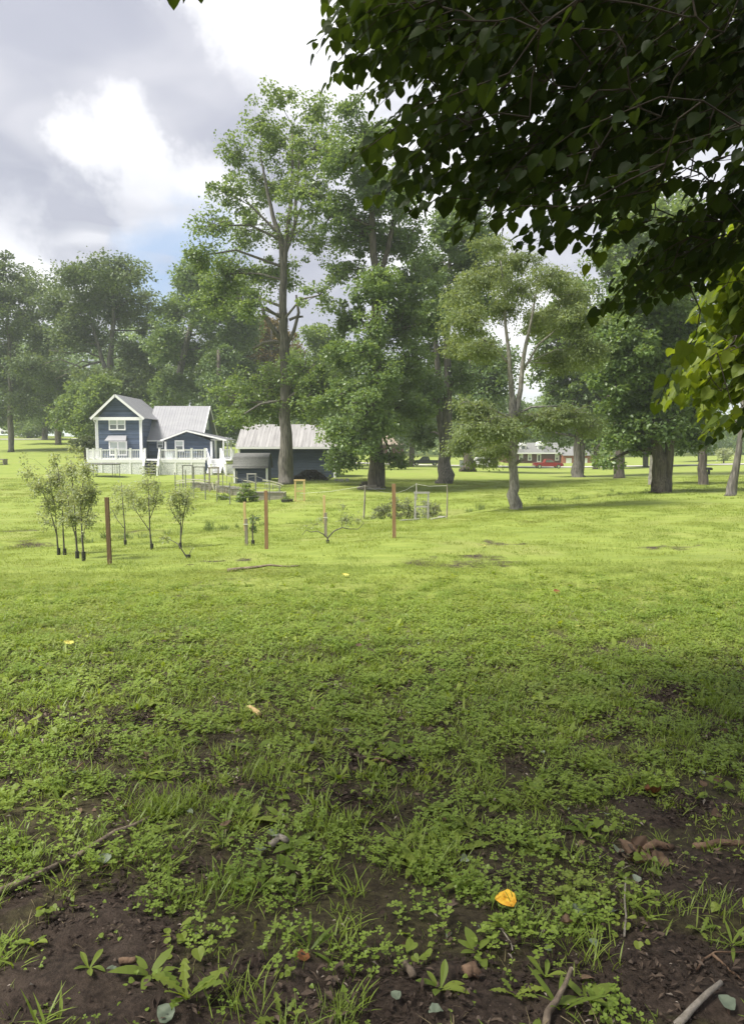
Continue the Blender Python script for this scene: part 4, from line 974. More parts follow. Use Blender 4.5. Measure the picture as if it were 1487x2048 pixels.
MB().prism([(q[0] - 4 * s_, q[2] + 9 * s_), (q[0] + 4 * s_, q[2] + 9 * s_), (q[0] + 4 * s_, q[2] + 12 * s_), (q[0] + 2 * s_, q[2] + 14 * s_), (q[0] - 2 * s_, q[2] + 14 * s_), (q[0] - 4 * s_, q[2] + 12 * s_)], q[1] - .35, q[1] + .35).build('box', M['black'], t)
q = gp(2, 929); s_ = q[1] / F
t = thing('picnic_table', q, 'wooden table end with a grey box on it at the edge of the lawn', 'table')
MB().box(q[0] - 1.2, q[0] + 10 * s_, q[1] - .5, q[1] + .5, q[2] + 9 * s_, q[2] + 11 * s_).build('tabletop', M['old_wood'], t)
for dx in (-1.0, 8 * s_): MB().box(q[0] + dx, q[0] + dx + .1, q[1] - .45, q[1] + .45, q[2] - .1, q[2] + 9 * s_).build('leg', M['old_wood'], t)
MB().box(q[0] - 1.2, q[0] + 9 * s_, q[1] - .9, q[1] - .6, q[2] + 3 * s_, q[2] + 4.5 * s_).build('bench', M['old_wood'], t)
#PART3
# ------------------------------------------------------------------ kitchen garden
def stake(name, px, py0, py1, wpx, m, label, cat='post', group=None, lean=0.0, D=None, thin=False):
    b = gp(px, py1) if D is None else at(px, py1, D)
    if D is not None: b[2] = gz1(b[0], b[1])
    s_ = b[1] / F; h = (py1 - py0) * s_; w = wpx * s_
    w *= .8; t = thing(name, b, label, cat, group)
    top = b + np.array([lean, 0, h])
    if thin: MB().tube([b - [0, 0, .05], top], w / 2, 6).build('shaft', M[m], t)
    else: MB().beam(b - [0, 0, .08], top, w, w, up=(0, 1, 0)).build('shaft', M[m], t)
    return t


stake('post', 220, 993, 1130, 9, 'post_brown', 'dark brown square post beside the clump of four saplings', group='square posts standing on the lawn', lean=-.02)
stake('post', 533, 980, 1098, 8.2, 'post_wood', 'reddish square post right of the staked tiny sapling', group='square posts standing on the lawn')
stake('post', 788, 967, 1076, 9, 'post_wood', 'reddish square post in front of the berry bushes', group='square posts standing on the lawn', lean=-.015)
for px, a, mid, b, lab in ((493, 1003, 1037, 1091, 'two tone stake, pale above and dark below, next to the tiny sapling'), (651, 990, 1025, 1074, 'two tone stake standing over the sprawling bent sapling')):
    q = gp(px, b); s_ = q[1] / F; t = thing('stake', q, lab, 'stake', 'two tone stakes')
    MB().beam(q - [0, 0, .05], q + [0, 0, (b - mid) * s_], 5.6 * s_, 5.6 * s_, up=(0, 1, 0)).build('lower_stake', M['old_wood'], t)
    MB().beam(q + [-.03, .0, (b - mid) * s_ * .55], q + [-.035, .0, (b - a) * s_], 4.6 * s_, 4.6 * s_, up=(0, 1, 0)).build('upper_stake', M['pine'], t)
    MB().beam(q + [-.06, -.04, (b - mid) * s_ * .8], q + [.05, -.04, (b - mid) * s_ * .8], .012, .02).build('tie', M['rope'], t)


def guard(root, px, py0, py1, wpx):
    b = gp(px, py1); s_ = b[1] / F
    MB().tube([b - [0, 0, .02], b + [0, 0, (py1 - py0) * s_]], wpx * s_ / 2, 10).build('tree_guard', M['guard'], root)


def sapling(px, py, label, trunks, lobes, n, gy, gw=8, leaf=.062, group='young trees in black guards', seed=1, cl=.16, lm='sapling'):
    D = gp(px, py)[1]
    t = tree('sapling', label, (px, py), D, trunks, lobes, int(n * 1.15), leaf, .5, 'bark', lm, cl, group, 'sapling', seed, limb=.012, spread=.5, up=.3, flat=.9, clumps=12, sub=.6)
    guard(t, px, gy, py, gw); return t


sapling(118, 1110, 'leftmost sapling of the leafy clump of four, leaning outward', [[(118, 1110, 4), (114, 1070, 3), (100, 1020, 2), (80, 970, 1.2)], [(114, 1070, 2), (110, 1010, 1.6), (95, 940, 1)]], [(75, 975, 26, 24), (60, 945, 20, 22, .6), (98, 1010, 24, 28), (92, 1045, 14, 18, .7), (105, 960, 22, 26), (48, 915, 8, 12, .3)], 2000, 1096, 7, seed=61)
sapling(130, 1110, 'second sapling of the leafy clump of four, upright behind the others', [[(130, 1110, 4), (127, 1070, 3), (125, 1010, 2.2), (115, 930, 1.2)]], [(118, 960, 22, 28), (128, 1005, 22, 30), (110, 925, 14, 24, .5), (125, 1045, 14, 18, .7)], 1500, 1097, 7, seed=62)
sapling(155, 1117, 'third sapling of the leafy clump of four, tallest and forked', [[(155, 1117, 4.5), (152, 1070, 3.4), (148, 1000, 2.4), (142, 920, 1.2)], [(153, 1080, 2.4), (142, 1040, 2), (135, 990, 1.2)]], [(146, 940, 20, 28, .9), (150, 990, 24, 32), (158, 1035, 20, 24), (140, 1030, 14, 20, .8), (140, 900, 9, 16, .4)], 1900, 1102, 8, seed=63)
sapling(168, 1122, 'fourth and nearest sapling of the leafy clump, spreading towards the brown post', [[(168, 1122, 5), (165, 1080, 3.6), (162, 1010, 2.4), (170, 930, 1.4)], [(165, 1080, 2.4), (175, 1030, 2), (190, 980, 1.2)]], [(172, 945, 18, 28), (168, 1000, 22, 32), (186, 985, 14, 24, .9), (176, 1045, 14, 22, .9), (160, 905, 10, 16, .5), (192, 1030, 9, 14, .5)], 2000, 1103, 8, seed=64)
sapling(251, 1091, 'wispy sapling just right of the brown post', [[(251, 1091, 3.6), (250, 1055, 2.4), (246, 1010, 1.6), (243, 965, 1)], [(250, 1058, 1.6), (235, 1040, 1.2), (225, 1020, .8)]], [(248, 985, 20, 26, .8), (238, 1015, 20, 22, .8), (230, 985, 14, 20, .6), (262, 1000, 16, 20, .7)], 800, 1080, 6, seed=65)
sapling(304, 1099, 'vase shaped sapling between the brown post and the bent sapling', [[(304, 1099, 4), (300, 1060, 2.8), (298, 1010, 2), (296, 955, 1)], [(300, 1062, 2), (283, 1038, 1.6), (268, 1015, 1)], [(299, 1040, 1.8), (312, 1005, 1.3), (318, 970, .8)]], [(297, 970, 24, 24), (283, 1010, 24, 22), (308, 1000, 22, 28), (265, 990, 16, 22, .7), (300, 940, 14, 18, .5), (322, 990, 10, 16, .5)], 1500, 1087, 7, seed=66)
sapling(361, 1098, 'twin stemmed sapling in front of the garden fence', [[(361, 1098, 4), (362, 1060, 2.8), (360, 1015, 1.8), (358, 985, 1)], [(362, 1075, 2.2), (367, 1030, 1.8), (376, 990, 1)], [(361, 1050, 1.8), (345, 1025, 1.4), (338, 1005, .8)]], [(358, 990, 22, 18), (372, 1005, 18, 20), (345, 1010, 14, 16, .8), (362, 1030, 18, 14, .7), (380, 985, 8, 14, .5)], 1200, 1085, 6, seed=67)
sapling(377, 1117, 'small bare sapling bent over sideways in its guard', [[(377, 1117, 4), (368, 1106, 2.4), (356, 1088, 1.8), (340, 1079, 1.2), (318, 1075, .8)], [(377, 1112, 2), (383, 1100, 1.2), (386, 1095, .8)]], [(330, 1076, 14, 4, .6), (386, 1097, 3, 4, .2)], 60, 1109, 9, seed=68)
sapling(506, 1091, 'tiny dark leaved sapling beside the two tone stake and reddish post', [[(506, 1091, 3.6), (505, 1060, 2.4), (506, 1030, 1.4)], [(505, 1050, 1.4), (514, 1036, 1), (522, 1034, .7)]], [(506, 1055, 6, 12, 1), (512, 1036, 12, 4, .8), (505, 1040, 5, 8, .6)], 230, 1080, 7, lm='dark', seed=69, cl=.08)
sapling(655, 1087, 'sprawling sapling with two long bent arms and sparse pale leaves', [[(655, 1087, 4), (655, 1076, 3), (668, 1062, 2.4), (684, 1055, 2.2), (698, 1058, 1.6), (716, 1058, 1.2), (728, 1046, .8)], [(655, 1077, 2.4), (646, 1068, 2), (634, 1062, 1.8), (622, 1064, 1.4), (612, 1060, 1.2), (604, 1070, .8)]],
        [(690, 1040, 12, 12, 1), (715, 1040, 12, 8, .9), (640, 1040, 10, 8, .4), (686, 1015, 8, 14, .5), (612, 1052, 12, 5, .5), (634, 1048, 8, 8, .5)], 330, 1080, 7, seed=70, leaf=.055)

# garden posts: each a steel stake of the fence; strands of wire join them
fence = thing('garden_fence', at(450, 985, 41) * [1, 1, 0] + [0, 0, gz1(*at(450, 985, 41)[:2])], 'thin post and wire fence enclosing the kitchen garden', 'fence')
tops = []
for px, a, b, w in ((351, 945, 985, 2.2), (372, 940, 990, 2), (388, 962, 996, 2), (411, 950, 1000, 2.4), (434, 985, 1004, 1.6), (446, 948, 987, 2), (460, 965, 1009, 2.4), (474, 942, 968, 2), (485, 957, 985, 2), (511, 950, 985, 2), (539, 960, 1004, 2.4), (560, 970, 985, 2)):
    q = gp(px, b); s_ = q[1] / F; tp_ = q + [0, 0, (b - a) * s_]
    MB().tube([q - [0, 0, .05], tp_], w * s_ / 2, 6).build('post', M['steel_post'], fence); tops.append((px, q, tp_))
mb = MB()
for i, j in ((0, 2), (2, 3), (3, 6), (6, 10), (0, 1), (1, 5), (5, 8), (8, 9), (9, 11), (11, 10)):
    for f in (.3, .62, .95): mb.tube([tops[i][1] + (tops[i][2] - tops[i][1]) * f, tops[j][1] + (tops[j][2] - tops[j][1]) * f], .006, 4)
mb.build('wire', M['wire'], fence)


def bed(px, py, wpx, hpx, dep, label):
    q = gp(px, py); s_ = q[1] / F; w, h = wpx * s_ / 2, hpx * s_
    t = thing('raised_bed', q, label, 'planter', 'raised garden beds')
    for i in range(3):
        a, b = q[2] - .02 + h * i / 3, q[2] - .02 + h * (i + 1) / 3 - .01
        MB().box(q[0] - w, q[0] + w, q[1], q[1] + .05, a, b).build('board', M['bed_wood'], t)
        MB().box(q[0] + w - .05, q[0] + w, q[1] + .052, q[1] + dep, a, b).build('board', M['bed_wood'], t)
        MB().box(q[0] - w, q[0] - w + .05, q[1] + .052, q[1] + dep, a, b).build('board', M['bed_wood'], t)
    for xx in (q[0] - w - .02, q[0] - .04, q[0] + w - .07): MB().box(xx, xx + .09, q[1] - .04, q[1] - .003, q[2] - .05, q[2] + h).build('batten', M['old_wood'], t)
    MB().box(q[0] - w - .03, q[0] + w + .03, q[1] - .06, q[1] + .10, q[2] + h + .002, q[2] + h + .05).build('cap_rail', M['grey_wood'], t)
    MB().box(q[0] - w + .06, q[0] + w - .06, q[1] + .06, q[1] + dep - .05, q[2], q[2] + h * .8).build('soil', M['compost'], t)
    return t, q, w, h


for a in ((535, 1000, 62, 15, 1.6, 'long grey raised bed nearest the pale wooden door frame'), (477, 991, 30, 14, 1.4, 'short raised bed behind the squash plant'), (462, 986, 20, 12, 1.4, 'weathered raised bed left of the squash plant'), (447, 985, 26, 12, 1.6, 'raised bed of pale boards next to the bundle of stakes'),
          (412, 981, 22, 13, 2.0, 'raised bed in the middle of the row, behind the wire fence'), (397, 976, 20, 11, 2.2, 'raised bed at the far end of the row nearest the house')): bed(*a)


def hoop(px0, py0, px1, py1, rise, label):
    a = gp(px0, py0 + 18); a = at(px0, py0, a[1]); b = at(px1, py1, a[1] + .2)
    pts = [a + (b - a) * t + np.array([0, 0, rise * 4 * t * (1 - t)]) for t in np.linspace(0, 1, 9)]
    t = thing('curved_rail', (a[0], a[1], gz1(a[0], a[1])), label, 'rail', 'curved white rails over the garden beds')
    mb = MB()
    for i in range(8): mb.beam(pts[i], pts[i + 1] + (pts[i + 1] - pts[i]) * .02, .05, .07)
    mb.build('rail', M['pvc'], t)
    for p_ in (pts[1], pts[4], pts[7]): MB().tube([p_ - [0, 0, .02], [p_[0], p_[1], gz1(p_[0], p_[1]) - .05]], .018, 5).build('support', M['steel_post'], t)


hoop(352, 963, 418, 962, .12, 'upper curved white rail at the house end of the garden'); hoop(352, 967, 412, 966, .10, 'lower curved white rail at the house end of the garden')
hoop(450, 951, 476, 957, .05, 'short curved white rail by the small shed'); hoop(487, 961, 514, 967, .05, 'curved white rail over the squash plant')
hoop(525, 960, 566, 970, .06, 'upper curved white rail over the long grey bed'); hoop(530, 967, 562, 973, .05, 'lower curved white rail over the long grey bed')
q = gp(430, 982); t = thing('stake_bundle', q, 'bundle of bare pale stakes leaning together among the raised beds', 'stakes')
for i in range(8):
    f = random.uniform(-.16, .16); MB().tube([q + [f * .6, random.uniform(-.1, .1), 0], q + [f * 1.5, random.uniform(-.15, .15), random.uniform(.45, .72)]], .022, 5).build('stake', M['pvc'], t)


def arch(px0, px1, py0, py1, m, w, name, label, cat, mesh=True, rungs=(), group=None, D=None):
    a = gp(px0, py1); D = a[1] if D is None else D; s_ = D / F
    x0, x1 = X(px0, D), X(px1, D); z0 = gz1(x0, D) - .04; z1 = z0 + (py1 - py0) * s_ + .04; w = w * s_
    t = thing(name, ((x0 + x1) / 2, D, z0), label, cat, group)
    for xx in (x0, x1): MB().box(xx - w / 2, xx + w / 2, D - w / 2, D + w / 2, z0, z1).build('upright', M[m], t)
    MB().box(x0 - w / 2 - .02, x1 + w / 2 + .02, D - w / 2 - .01, D + w / 2 + .01, z1 + .001, z1 + w).build('lintel', M[m], t)
    for f in rungs: MB().box(x0 + w / 2 + .002, x1 - w / 2 - .002, D - w / 3, D + w / 3, z0 + (z1 - z0) * f, z0 + (z1 - z0) * f + w * .7).build('rung', M[m], t)
    if mesh:
        mb = MB(); nx_ = 5; nz_ = 7
        for i in range(1, nx_): mb.tube([(x0 + (x1 - x0) * i / nx_, D, z0 + .05), (x0 + (x1 - x0) * i / nx_, D, z1)], .004, 4)
        for i in range(1, nz_): mb.tube([(x0, D, z0 + (z1 - z0) * i / nz_), (x1, D, z0 + (z1 - z0) * i / nz_)], .004, 4)
        mb.build('wire_mesh', M['wire'], t)
    return t


arch(419, 437, 937, 984, 'old_wood', 2.8, 'garden_arch', 'grey wooden frame standing before the deck steps', 'frame')
arch(366, 385, 932, 975, 'steel_post', 2, 'garden_arch', 'thin dark metal frame at the far corner of the garden', 'frame')
arch(388, 409, 935, 978, 'steel_post', 2, 'garden_arch', 'thin dark metal frame with a pale crossbar, right of the far corner one', 'frame')
arch(495, 511, 949, 985, 'grey_wood', 2.4, 'garden_arch', 'small white frame behind the squash plant', 'frame', mesh=False)
arch(590, 608, 962, 1003, 'pine', 3.2, 'door_frame', 'new pale pine door frame with mesh, by the black tub', 'frame', rungs=(.02, .5))
q = gp(574, 1004); s_ = q[1] / F; t = thing('tub', q, 'low black tub with seedlings beside the pine door frame', 'tub')
MB().tube([q, q + [0, 0, .14]], [.30, .33], 16).build('body', M['guard'], t)
P = q + np.array([0, 0, .18]) + rng.normal(size=(120, 3)) * [.16, .12, .05]
Vq, Tq = leaf_quads(P, rng.normal(size=(120, 3)), rand_dirs(120, .6, rng), np.full(120, .09), np.full(120, .06)); np_mesh('seedlings', Vq, Tq, L['lime'], t, var=np.repeat(rng.random(120), 4))
tree('squash_plant', 'bushy squash plant sprawling in front of the raised beds', (492, 1004), gp(492, 1004)[1], [[(492, 1004, 3), (491, 990, 2), (492, 972, 1)]], [(490, 975, 9, 9), (486, 990, 12, 9), (502, 985, 10, 9), (480, 998, 10, 6), (506, 998, 10, 6)], 420, .17, .9, 'twig', 'lime', .2, None, 'plant', 81, limb=.01)
tree('garden_plant', 'low leafy plant at the near edge of the garden, left of the squash', (446, 1000), gp(446, 1000)[1], [[(446, 1000, 2), (446, 990, 1)]], [(440, 992, 10, 5), (452, 993, 10, 5)], 160, .12, .8, 'twig', 'lime', .15, None, 'plant', 82, limb=.01)
# brush heap by the garage
q = gp(620, 961); t = thing('brush_pile', q, 'dark heap of cut brush against the garage wall', 'brush pile'); s_ = q[1] / F
mb = MB(); hw = 33 * s_
for i in range(150):
    x_ = random.uniform(-hw, hw); h_ = max(.1, (20 * s_) * (1 - (x_ / hw) ** 2) * random.random()); an = random.uniform(0, 3.14); ln = random.uniform(.2, .55)
    c = q + np.array([x_, random.uniform(0, 1.2), h_]); v_ = np.array([math.cos(an), math.sin(an) * .7, random.uniform(-.3, .3)]) * ln
    mb.tube([c - v_, c + v_], [random.uniform(.015, .05), .012], 5)
mb.build('branches', M['bark_dark'], t)
P = q + np.stack([rng.uniform(-hw, hw, 1600), rng.uniform(-.1, 1.2, 1600), np.zeros(1600)], 1); P[:, 2] += (20 * s_) * (1 - ((P[:, 0] - q[0]) / hw) ** 2) * rng.random(1600) ** .6
Vq, Tq = leaf_quads(P, rng.normal(size=(1600, 3)), rand_dirs(1600, .3, rng), .14 + rng.random(1600) * .08, np.full(1600, .09)); np_mesh('dead_leaves', Vq, Tq, L['purple'], t, var=np.repeat(rng.random(1600), 4))
# log pile under the bushy tree
q = gp(738, 980); t = thing('log_pile', q, 'small pile of old logs and planks at the foot of the bushy tall tree', 'log pile'); s_ = q[1] / F
for i in range(6):
    dx, dz, ln = [(-.5, .09, .5), (-.25, .1, .6), (.25, .08, .9), (-.35, .27, .5), (.1, .2, .7), (-.3, .42, .35)][i]
    MB().tube([q + [dx - ln / 2, .1 * (i % 2), dz], q + [dx + ln / 2, .1 * (i % 2) + .12, dz + .03]], .09, 8, lump=.1).build('log', M['bark_dark' if i % 2 else 'old_wood'], t)
MB().box(q[0] - .1, q[0] + 1.0, q[1] - .2, q[1], q[2] + .05, q[2] + .10).build('plank', M['grey_wood'], t)
for i, (px, py, lab) in enumerate(((673, 962, 'grey block under the bushy tree, nearest the brush heap'), (683, 963, 'middle grey block of the three under the bushy tree'), (694, 963, 'grey block under the bushy tree, nearest its trunk'))):
    q = gp(px, py)
    tag(MB().box(q[0] - .15, q[0] + .15, q[1] - .1, q[1] + .1, q[2] - .03, q[2] + .19 + .02 * i).build('block', M['concrete']), lab, 'block', 'blocks under the bushy tree')

# berry patch
q = gp(806, 1040); DBP = q[1]
bf = thing('berry_fence', q, 'weathered post and string fence around the berry bushes', 'fence'); bt = []
for px, a, b, m_, w in ((727, 969, 1035, 'old_wood', 4), (893, 968, 1038, 'old_wood', 3.4), (785, 985, 1020, 'pine', 3.2), (832, 966, 1000, 'grey_wood', 3)):
    q = gp(px, b); s_ = q[1] / F; tp_ = q + [.0 if px > 800 else .06, 0, (b - a) * s_]
    MB().tube([q - [0, 0, .05], q + (tp_ - q) * .6 + [.01, 0, 0], tp_], [w * s_ / 2, w * s_ / 2.4, w * s_ / 4], 7).build('post', M[m_], bf); bt.append(tp_)
mb = MB()
sp = at(600, 985, 36.5)
for a, b in ((bt[0], bt[2]), (bt[2], bt[3]), (bt[3], bt[1]), (bt[0], sp)): mb.tube([a - [0, 0, .05], (a + b) / 2 - [0, 0, .12], b - [0, 0, .05]], .005, 4)
mb.build('string', M['rope'], bf)
gf = arch(830, 856, 987, 1040, 'grey_wood', 3.6, 'gate_frame', 'grey weathered gate frame in front of the berry bushes', 'frame', rungs=(.5,))
tree('berry_bush', 'wide pale berry bush inside the string fence, left of the gate frame', (790, 1036), DBP + .9, [[(790, 1036, 3), (790, 1015, 2)], [(770, 1036, 2), (765, 1018, 1.4)], [(812, 1036, 2), (820, 1015, 1.4)]],
     [(765, 1020, 20, 14), (790, 1015, 22, 18), (815, 1010, 18, 16), (755, 1030, 16, 8), (800, 1030, 26, 8), (792, 1000, 12, 8, .5), (830, 1028, 16, 10)], 2600, .075, .6, 'twig', 'bramble', .2, 'berry bushes', 'bush', 83, limb=.015)
tree('berry_bush', 'smaller pale berry bush showing through the gate frame', (858, 1034), DBP + 1.5, [[(858, 1034, 3), (858, 1015, 2)]], [(852, 1012, 14, 12), (868, 1015, 12, 10), (858, 1028, 18, 8)], 900, .075, .6, 'twig', 'bramble', .2, 'berry bushes', 'bush', 84, limb=.015)
for a, b, lab in (((800, 1043), (838, 1040), 'pale edging board on the ground left of the gate frame'), ((858, 1034), (890, 1035), 'pale edging board on the ground right of the gate frame'), ((862, 1040), (888, 1036), 'pale edging board lying askew by the gate frame')):
    p0, p1 = gp(*a), gp(*b); tag(MB().beam(p0 + [0, 0, .03], p1 + [0, 0, .03], .10, .05).build('edging_board', M['grey_wood']), lab, 'board', 'edging boards of the berry patch')


# ------------------------------------------------------------------ overhanging tree with heart shaped leaves
HO = [(0, .07), (.16, -.01), (.34, .03), (.47, .18), (.50, .36), (.42, .58), (.24, .80), (0, 1.02)]


def heart(simple=False):
    o = [HO[i] for i in ((0, 2, 4, 6, 7) if simple else range(8))]
    pts = [(0, .42)] + o + [(-x_, y_) for x_, y_ in o[1:-1]]
    k_ = len(o); R_ = list(range(1, k_ + 1)); L_ = [1] + list(range(k_ + 1, k_ + len(o) - 1)) + [k_]
    f = [(0, R_[i], R_[i + 1]) for i in range(k_ - 1)] + [(0, L_[i + 1], L_[i]) for i in range(k_ - 1)]
    v = [(x_, y_, .28 * abs(x_) - .16 * y_ * y_ + .05 * math.sin(9 * y_) * abs(x_)) for x_, y_ in pts]
    return np.array(v), np.array(f)


def in_poly(px, py, poly):
    c = False; j = len(poly) - 1
    for i in range(len(poly)):
        xi, yi = poly[i]; xj, yj = poly[j]
        if (yi > py) != (yj > py) and px < (xj - xi) * (py - yi) / (yj - yi) + xi: c = not c
        j = i
    return c


PA = [(610, -60), (650, -10), (640, 60), (628, 105), (662, 165), (700, 150), (725, 215), (758, 265), (700, 310), (752, 385), (830, 425), (885, 460), (960, 470), (1000, 495), (1062, 515), (1095, 475), (1140, 462), (1178, 520), (1215, 470), (1245, 440), (1290, 395), (1285, 340), (1340, 300), (1395, 350), (1400, 440), (1560, 460), (1600, -60)]
PBM = [(1170, 640), (1200, 590), (1290, 520), (1330, 470), (1400, 430), (1450, 470), (1440, 560), (1340, 600), (1260, 632)]
PBR = [(1385, 640), (1400, 560), (1440, 470), (1530, 420), (1640, 600), (1600, 900), (1500, 790), (1450, 800), (1415, 885), (1392, 830), (1312, 806), (1372, 765), (1378, 690)]
rg = np.random.default_rng(77)
TW_ = []


def sample(poly, nn, d0, d1):
    xs_ = [p[0] for p in poly]; ys_ = [p[1] for p in poly]; k_ = 0
    while k_ < nn:
        px, py = rg.uniform(min(xs_), max(xs_)), rg.uniform(min(ys_), max(ys_))
        if in_poly(px, py, poly): TW_.append(at(px, py, rg.uniform(d0, d1))); k_ += 1


for px, py, d_ in ((632, 108, 3.4), (665, 155, 3.3), (690, 60, 3.4), (705, 318, 3.2), (745, 400, 3.6), (800, 430, 3.7), (1172, 640, 4.2), (1262, 632, 4.3), (1065, 515, 3.8), (1180, 522, 3.9), (1315, 806, 5.0), (1405, 888, 5.0), (895, 465, 3.7), (332, -22, 3.4), (388, -20, 3.4), (660, 2, 3.5), (1440, 850, 5.2)): TW_.append(at(px, py, d_))
sample(PA, 560, 3.2, 5.1); sample(PBM, 46, 4.0, 4.9); n_a = len(TW_); sample(PBR, 270, 6.2, 7.6); n_b = len(TW_)
k_ = 0
while k_ < 800:  # unseen part of the crown, spread wide to shade the foreground
    p_ = np.array([rg.uniform(-4.0, 5.5), rg.uniform(-1.0, 5.6), rg.uniform(3.0, 6.0)])
    fw = p_[1] * math.cos(TH) - (p_[2] - EYE) * math.sin(TH); upc = p_[1] * math.sin(TH) + (p_[2] - EYE) * math.cos(TH)
    if p_[1] > 4.6 and p_[0] > .4: continue
    if fw < .05 or CY - F * upc / fw < -110 or abs(p_[0] / max(fw, .1)) > .62 and p_[2] > 3.2:
        if p_[1] + .8 * (p_[2] - 3) > .6: TW_.append(p_); k_ += 1
k_ = 0
while k_ < 360:                                             # the crown goes on overhead, unseen; extra twigs added to shade the leaves below
    p_ = np.array([rg.uniform(-4.2, .6), rg.uniform(1.0, 5.2), rg.uniform(4.0, 6.2)])
    fw = p_[1] * math.cos(TH) - (p_[2] - EYE) * math.sin(TH); upc = p_[1] * math.sin(TH) + (p_[2] - EYE) * math.cos(TH)
    if fw < .05 or CY - F * upc / fw < -190: TW_.append(p_); k_ += 1
TIP = np.array(TW_); TRK = np.array([3.3, .9, 3.2])
lroot = thing('overhanging_tree', (3.3, .9, gz1(3.3, .9)), 'overhanging tree with large heart shaped leaves filling the upper right', 'tree')
mb = MB(); mb.tube([(3.3, .9, lroot.location[2] - .1), (3.27, .93, .4), (3.32, .88, 1.4), TRK - [0, 0, .8]], [.21, .16, .14, .13], 12, lump=.05)
mb.build('trunk', M['bark_dark'], lroot, smooth=True)
outd = TIP - TRK; outd[:, 2] = outd[:, 2] * .25 - .25; outd /= np.linalg.norm(outd, axis=1)[:, None]
outd += rg.normal(size=outd.shape) * .22; outd /= np.linalg.norm(outd, axis=1)[:, None]
TL = .40 + rg.random(len(TIP)) * .35
ST = TIP - outd * TL[:, None] + np.array([0, 0, .10])
# boughs: twig feet gathered onto a few arching limbs
cent = ST[rg.choice(len(ST), 15, replace=False)]
for _ in range(8):
    dd2 = ((ST[:, None] - cent) ** 2).sum(-1); ci = dd2.argmin(1)
    cent = np.array([ST[ci == i].mean(0) if (ci == i).any() else cent[i] for i in range(len(cent))])
bm_ = MB(); tw = MB(); nodes = []
for i, c in enumerate(cent):
    ln = np.linalg.norm(c - TRK); a = TRK - np.array([0, 0, .75]) + rg.normal(size=3) * .05
    b1_ = a + (c - a) * .4 + np.array([0, 0, .16 * ln]) + rg.normal(size=3) * .05; b2_ = a + (c - a) * .75 + np.array([0, 0, .12 * ln]) + rg.normal(size=3) * .05
    pp = []
    for q0, q1 in ((a, b1_), (b1_, b2_), (b2_, c)):
        for u in (0, .33, .66): pp.append(q0 + (q1 - q0) * u + (rg.normal(size=3) * .012 if u else 0))
    pp.append(c); bm_.tube(pp, list(np.linspace(.030, .006, len(pp))), 7, cap=False); nodes += pp[3:]
ND = np.zeros((len(nodes) + 2 * len(ST), 3)); ND[:len(nodes)] = nodes; nn_ = len(nodes)
dT = np.linalg.norm(ST - TRK, axis=1)
for i in np.argsort(dT):
    s0 = ST[i]; g_ = ND[:nn_]; dist = np.linalg.norm(g_ - s0, axis=1) + 2.0 * np.maximum(0, np.linalg.norm(g_ - TRK, axis=1) - dT[i] + .05)
    c = g_[int(dist.argmin())].copy(); mid_ = (c + s0) / 2 + rg.normal(size=3) * .02 + [0, 0, .025]
    tw.tube([c, mid_, s0], [.0042, .0034, .0026], 4, cap=False); ND[nn_] = mid_; ND[nn_ + 1] = s0; nn_ += 2
LP, LA, LN, LS, LO = [], [], [], [], []
for it, (s0, o_, tip, tl) in enumerate(zip(ST, outd, TIP, TL)):
    outer_lit = n_a <= it < n_b or it in (9, 10, 16)
    midp = (s0 + tip) / 2 + np.array([0, 0, .05]); tw.tube([s0, midp, tip], [.003, .0022, .0012], 4, cap=False)
    nl = int(tl / .043); sd = np.cross(o_, [0, 0, 1]); sd /= np.linalg.norm(sd)
    for j in range(nl):
        t_ = (j + .8) / nl; p_ = (1 - t_) ** 2 * s0 + 2 * t_ * (1 - t_) * (midp * 2 - (s0 + tip) / 2) + t_ ** 2 * tip
        sg = 1 if j % 2 else -1
        ax = o_ * rg.uniform(.2, .9) + sd * sg * rg.uniform(.5, 1.0) + np.array([0, 0, -rg.uniform(.35, 1.1)]); ax /= np.linalg.norm(ax)
        if j == nl - 1: ax = o_ * .8 + np.array([0, 0, -.6]); ax /= np.linalg.norm(ax)
        nrm = np.array([0, 0, 1.0]) + rg.normal(size=3) * .38 + np.array([-.15, -.25, 0]); nrm -= ax * (nrm @ ax); nrm /= np.linalg.norm(nrm)
        LP.append(p_ + ax * .022 + rg.normal(size=3) * .008); LA.append(ax); LN.append(nrm); LS.append(rg.uniform(.044, .084) * (.75 if j >= nl - 1 else 1) * (1.45 if outer_lit else 1)); LO.append(outer_lit)
bm_.build('limbs', M['bark_dark'], lroot, smooth=True); tw.build('twigs', M['twig'], lroot)
LP, LA, LN, LS, LO = map(np.array, (LP, LA, LN, LS, LO)); SDV = np.cross(LA, LN)
fw = LP[:, 1] * math.cos(TH) - (LP[:, 2] - EYE) * math.sin(TH); upc = LP[:, 1] * math.sin(TH) + (LP[:, 2] - EYE) * math.cos(TH)
ppx = CX + F * LP[:, 0] / fw; ppy = CY - F * upc / fw
vis = (fw > .3) & (ppx > -20) & (ppx < 1500) & (ppy > -20)
# the largest showing leaves are single parts: leaves near the lens along the open rim first
sc_ = np.where(vis, LS / np.maximum(fw, .5), 0) * np.where((ppy > 330) | (ppx < 800), 1.5, 1.0)
big = np.argsort(-sc_)[:300]; isbig = np.zeros(len(LP), bool); isbig[big] = True


def hearts(sel, simple):
    v, f = heart(simple); w = LS[sel][:, None, None]
    V = LP[sel][:, None, :] + w * (SDV[sel][:, None, :] * v[None, :, 0:1] + LA[sel][:, None, :] * v[None, :, 1:2] + LN[sel][:, None, :] * v[None, :, 2:3])
    Tt = (np.arange(len(sel))[:, None, None] * len(v) + f[None]).reshape(-1, 3)
    return V.reshape(-1, 3), Tt, len(v)


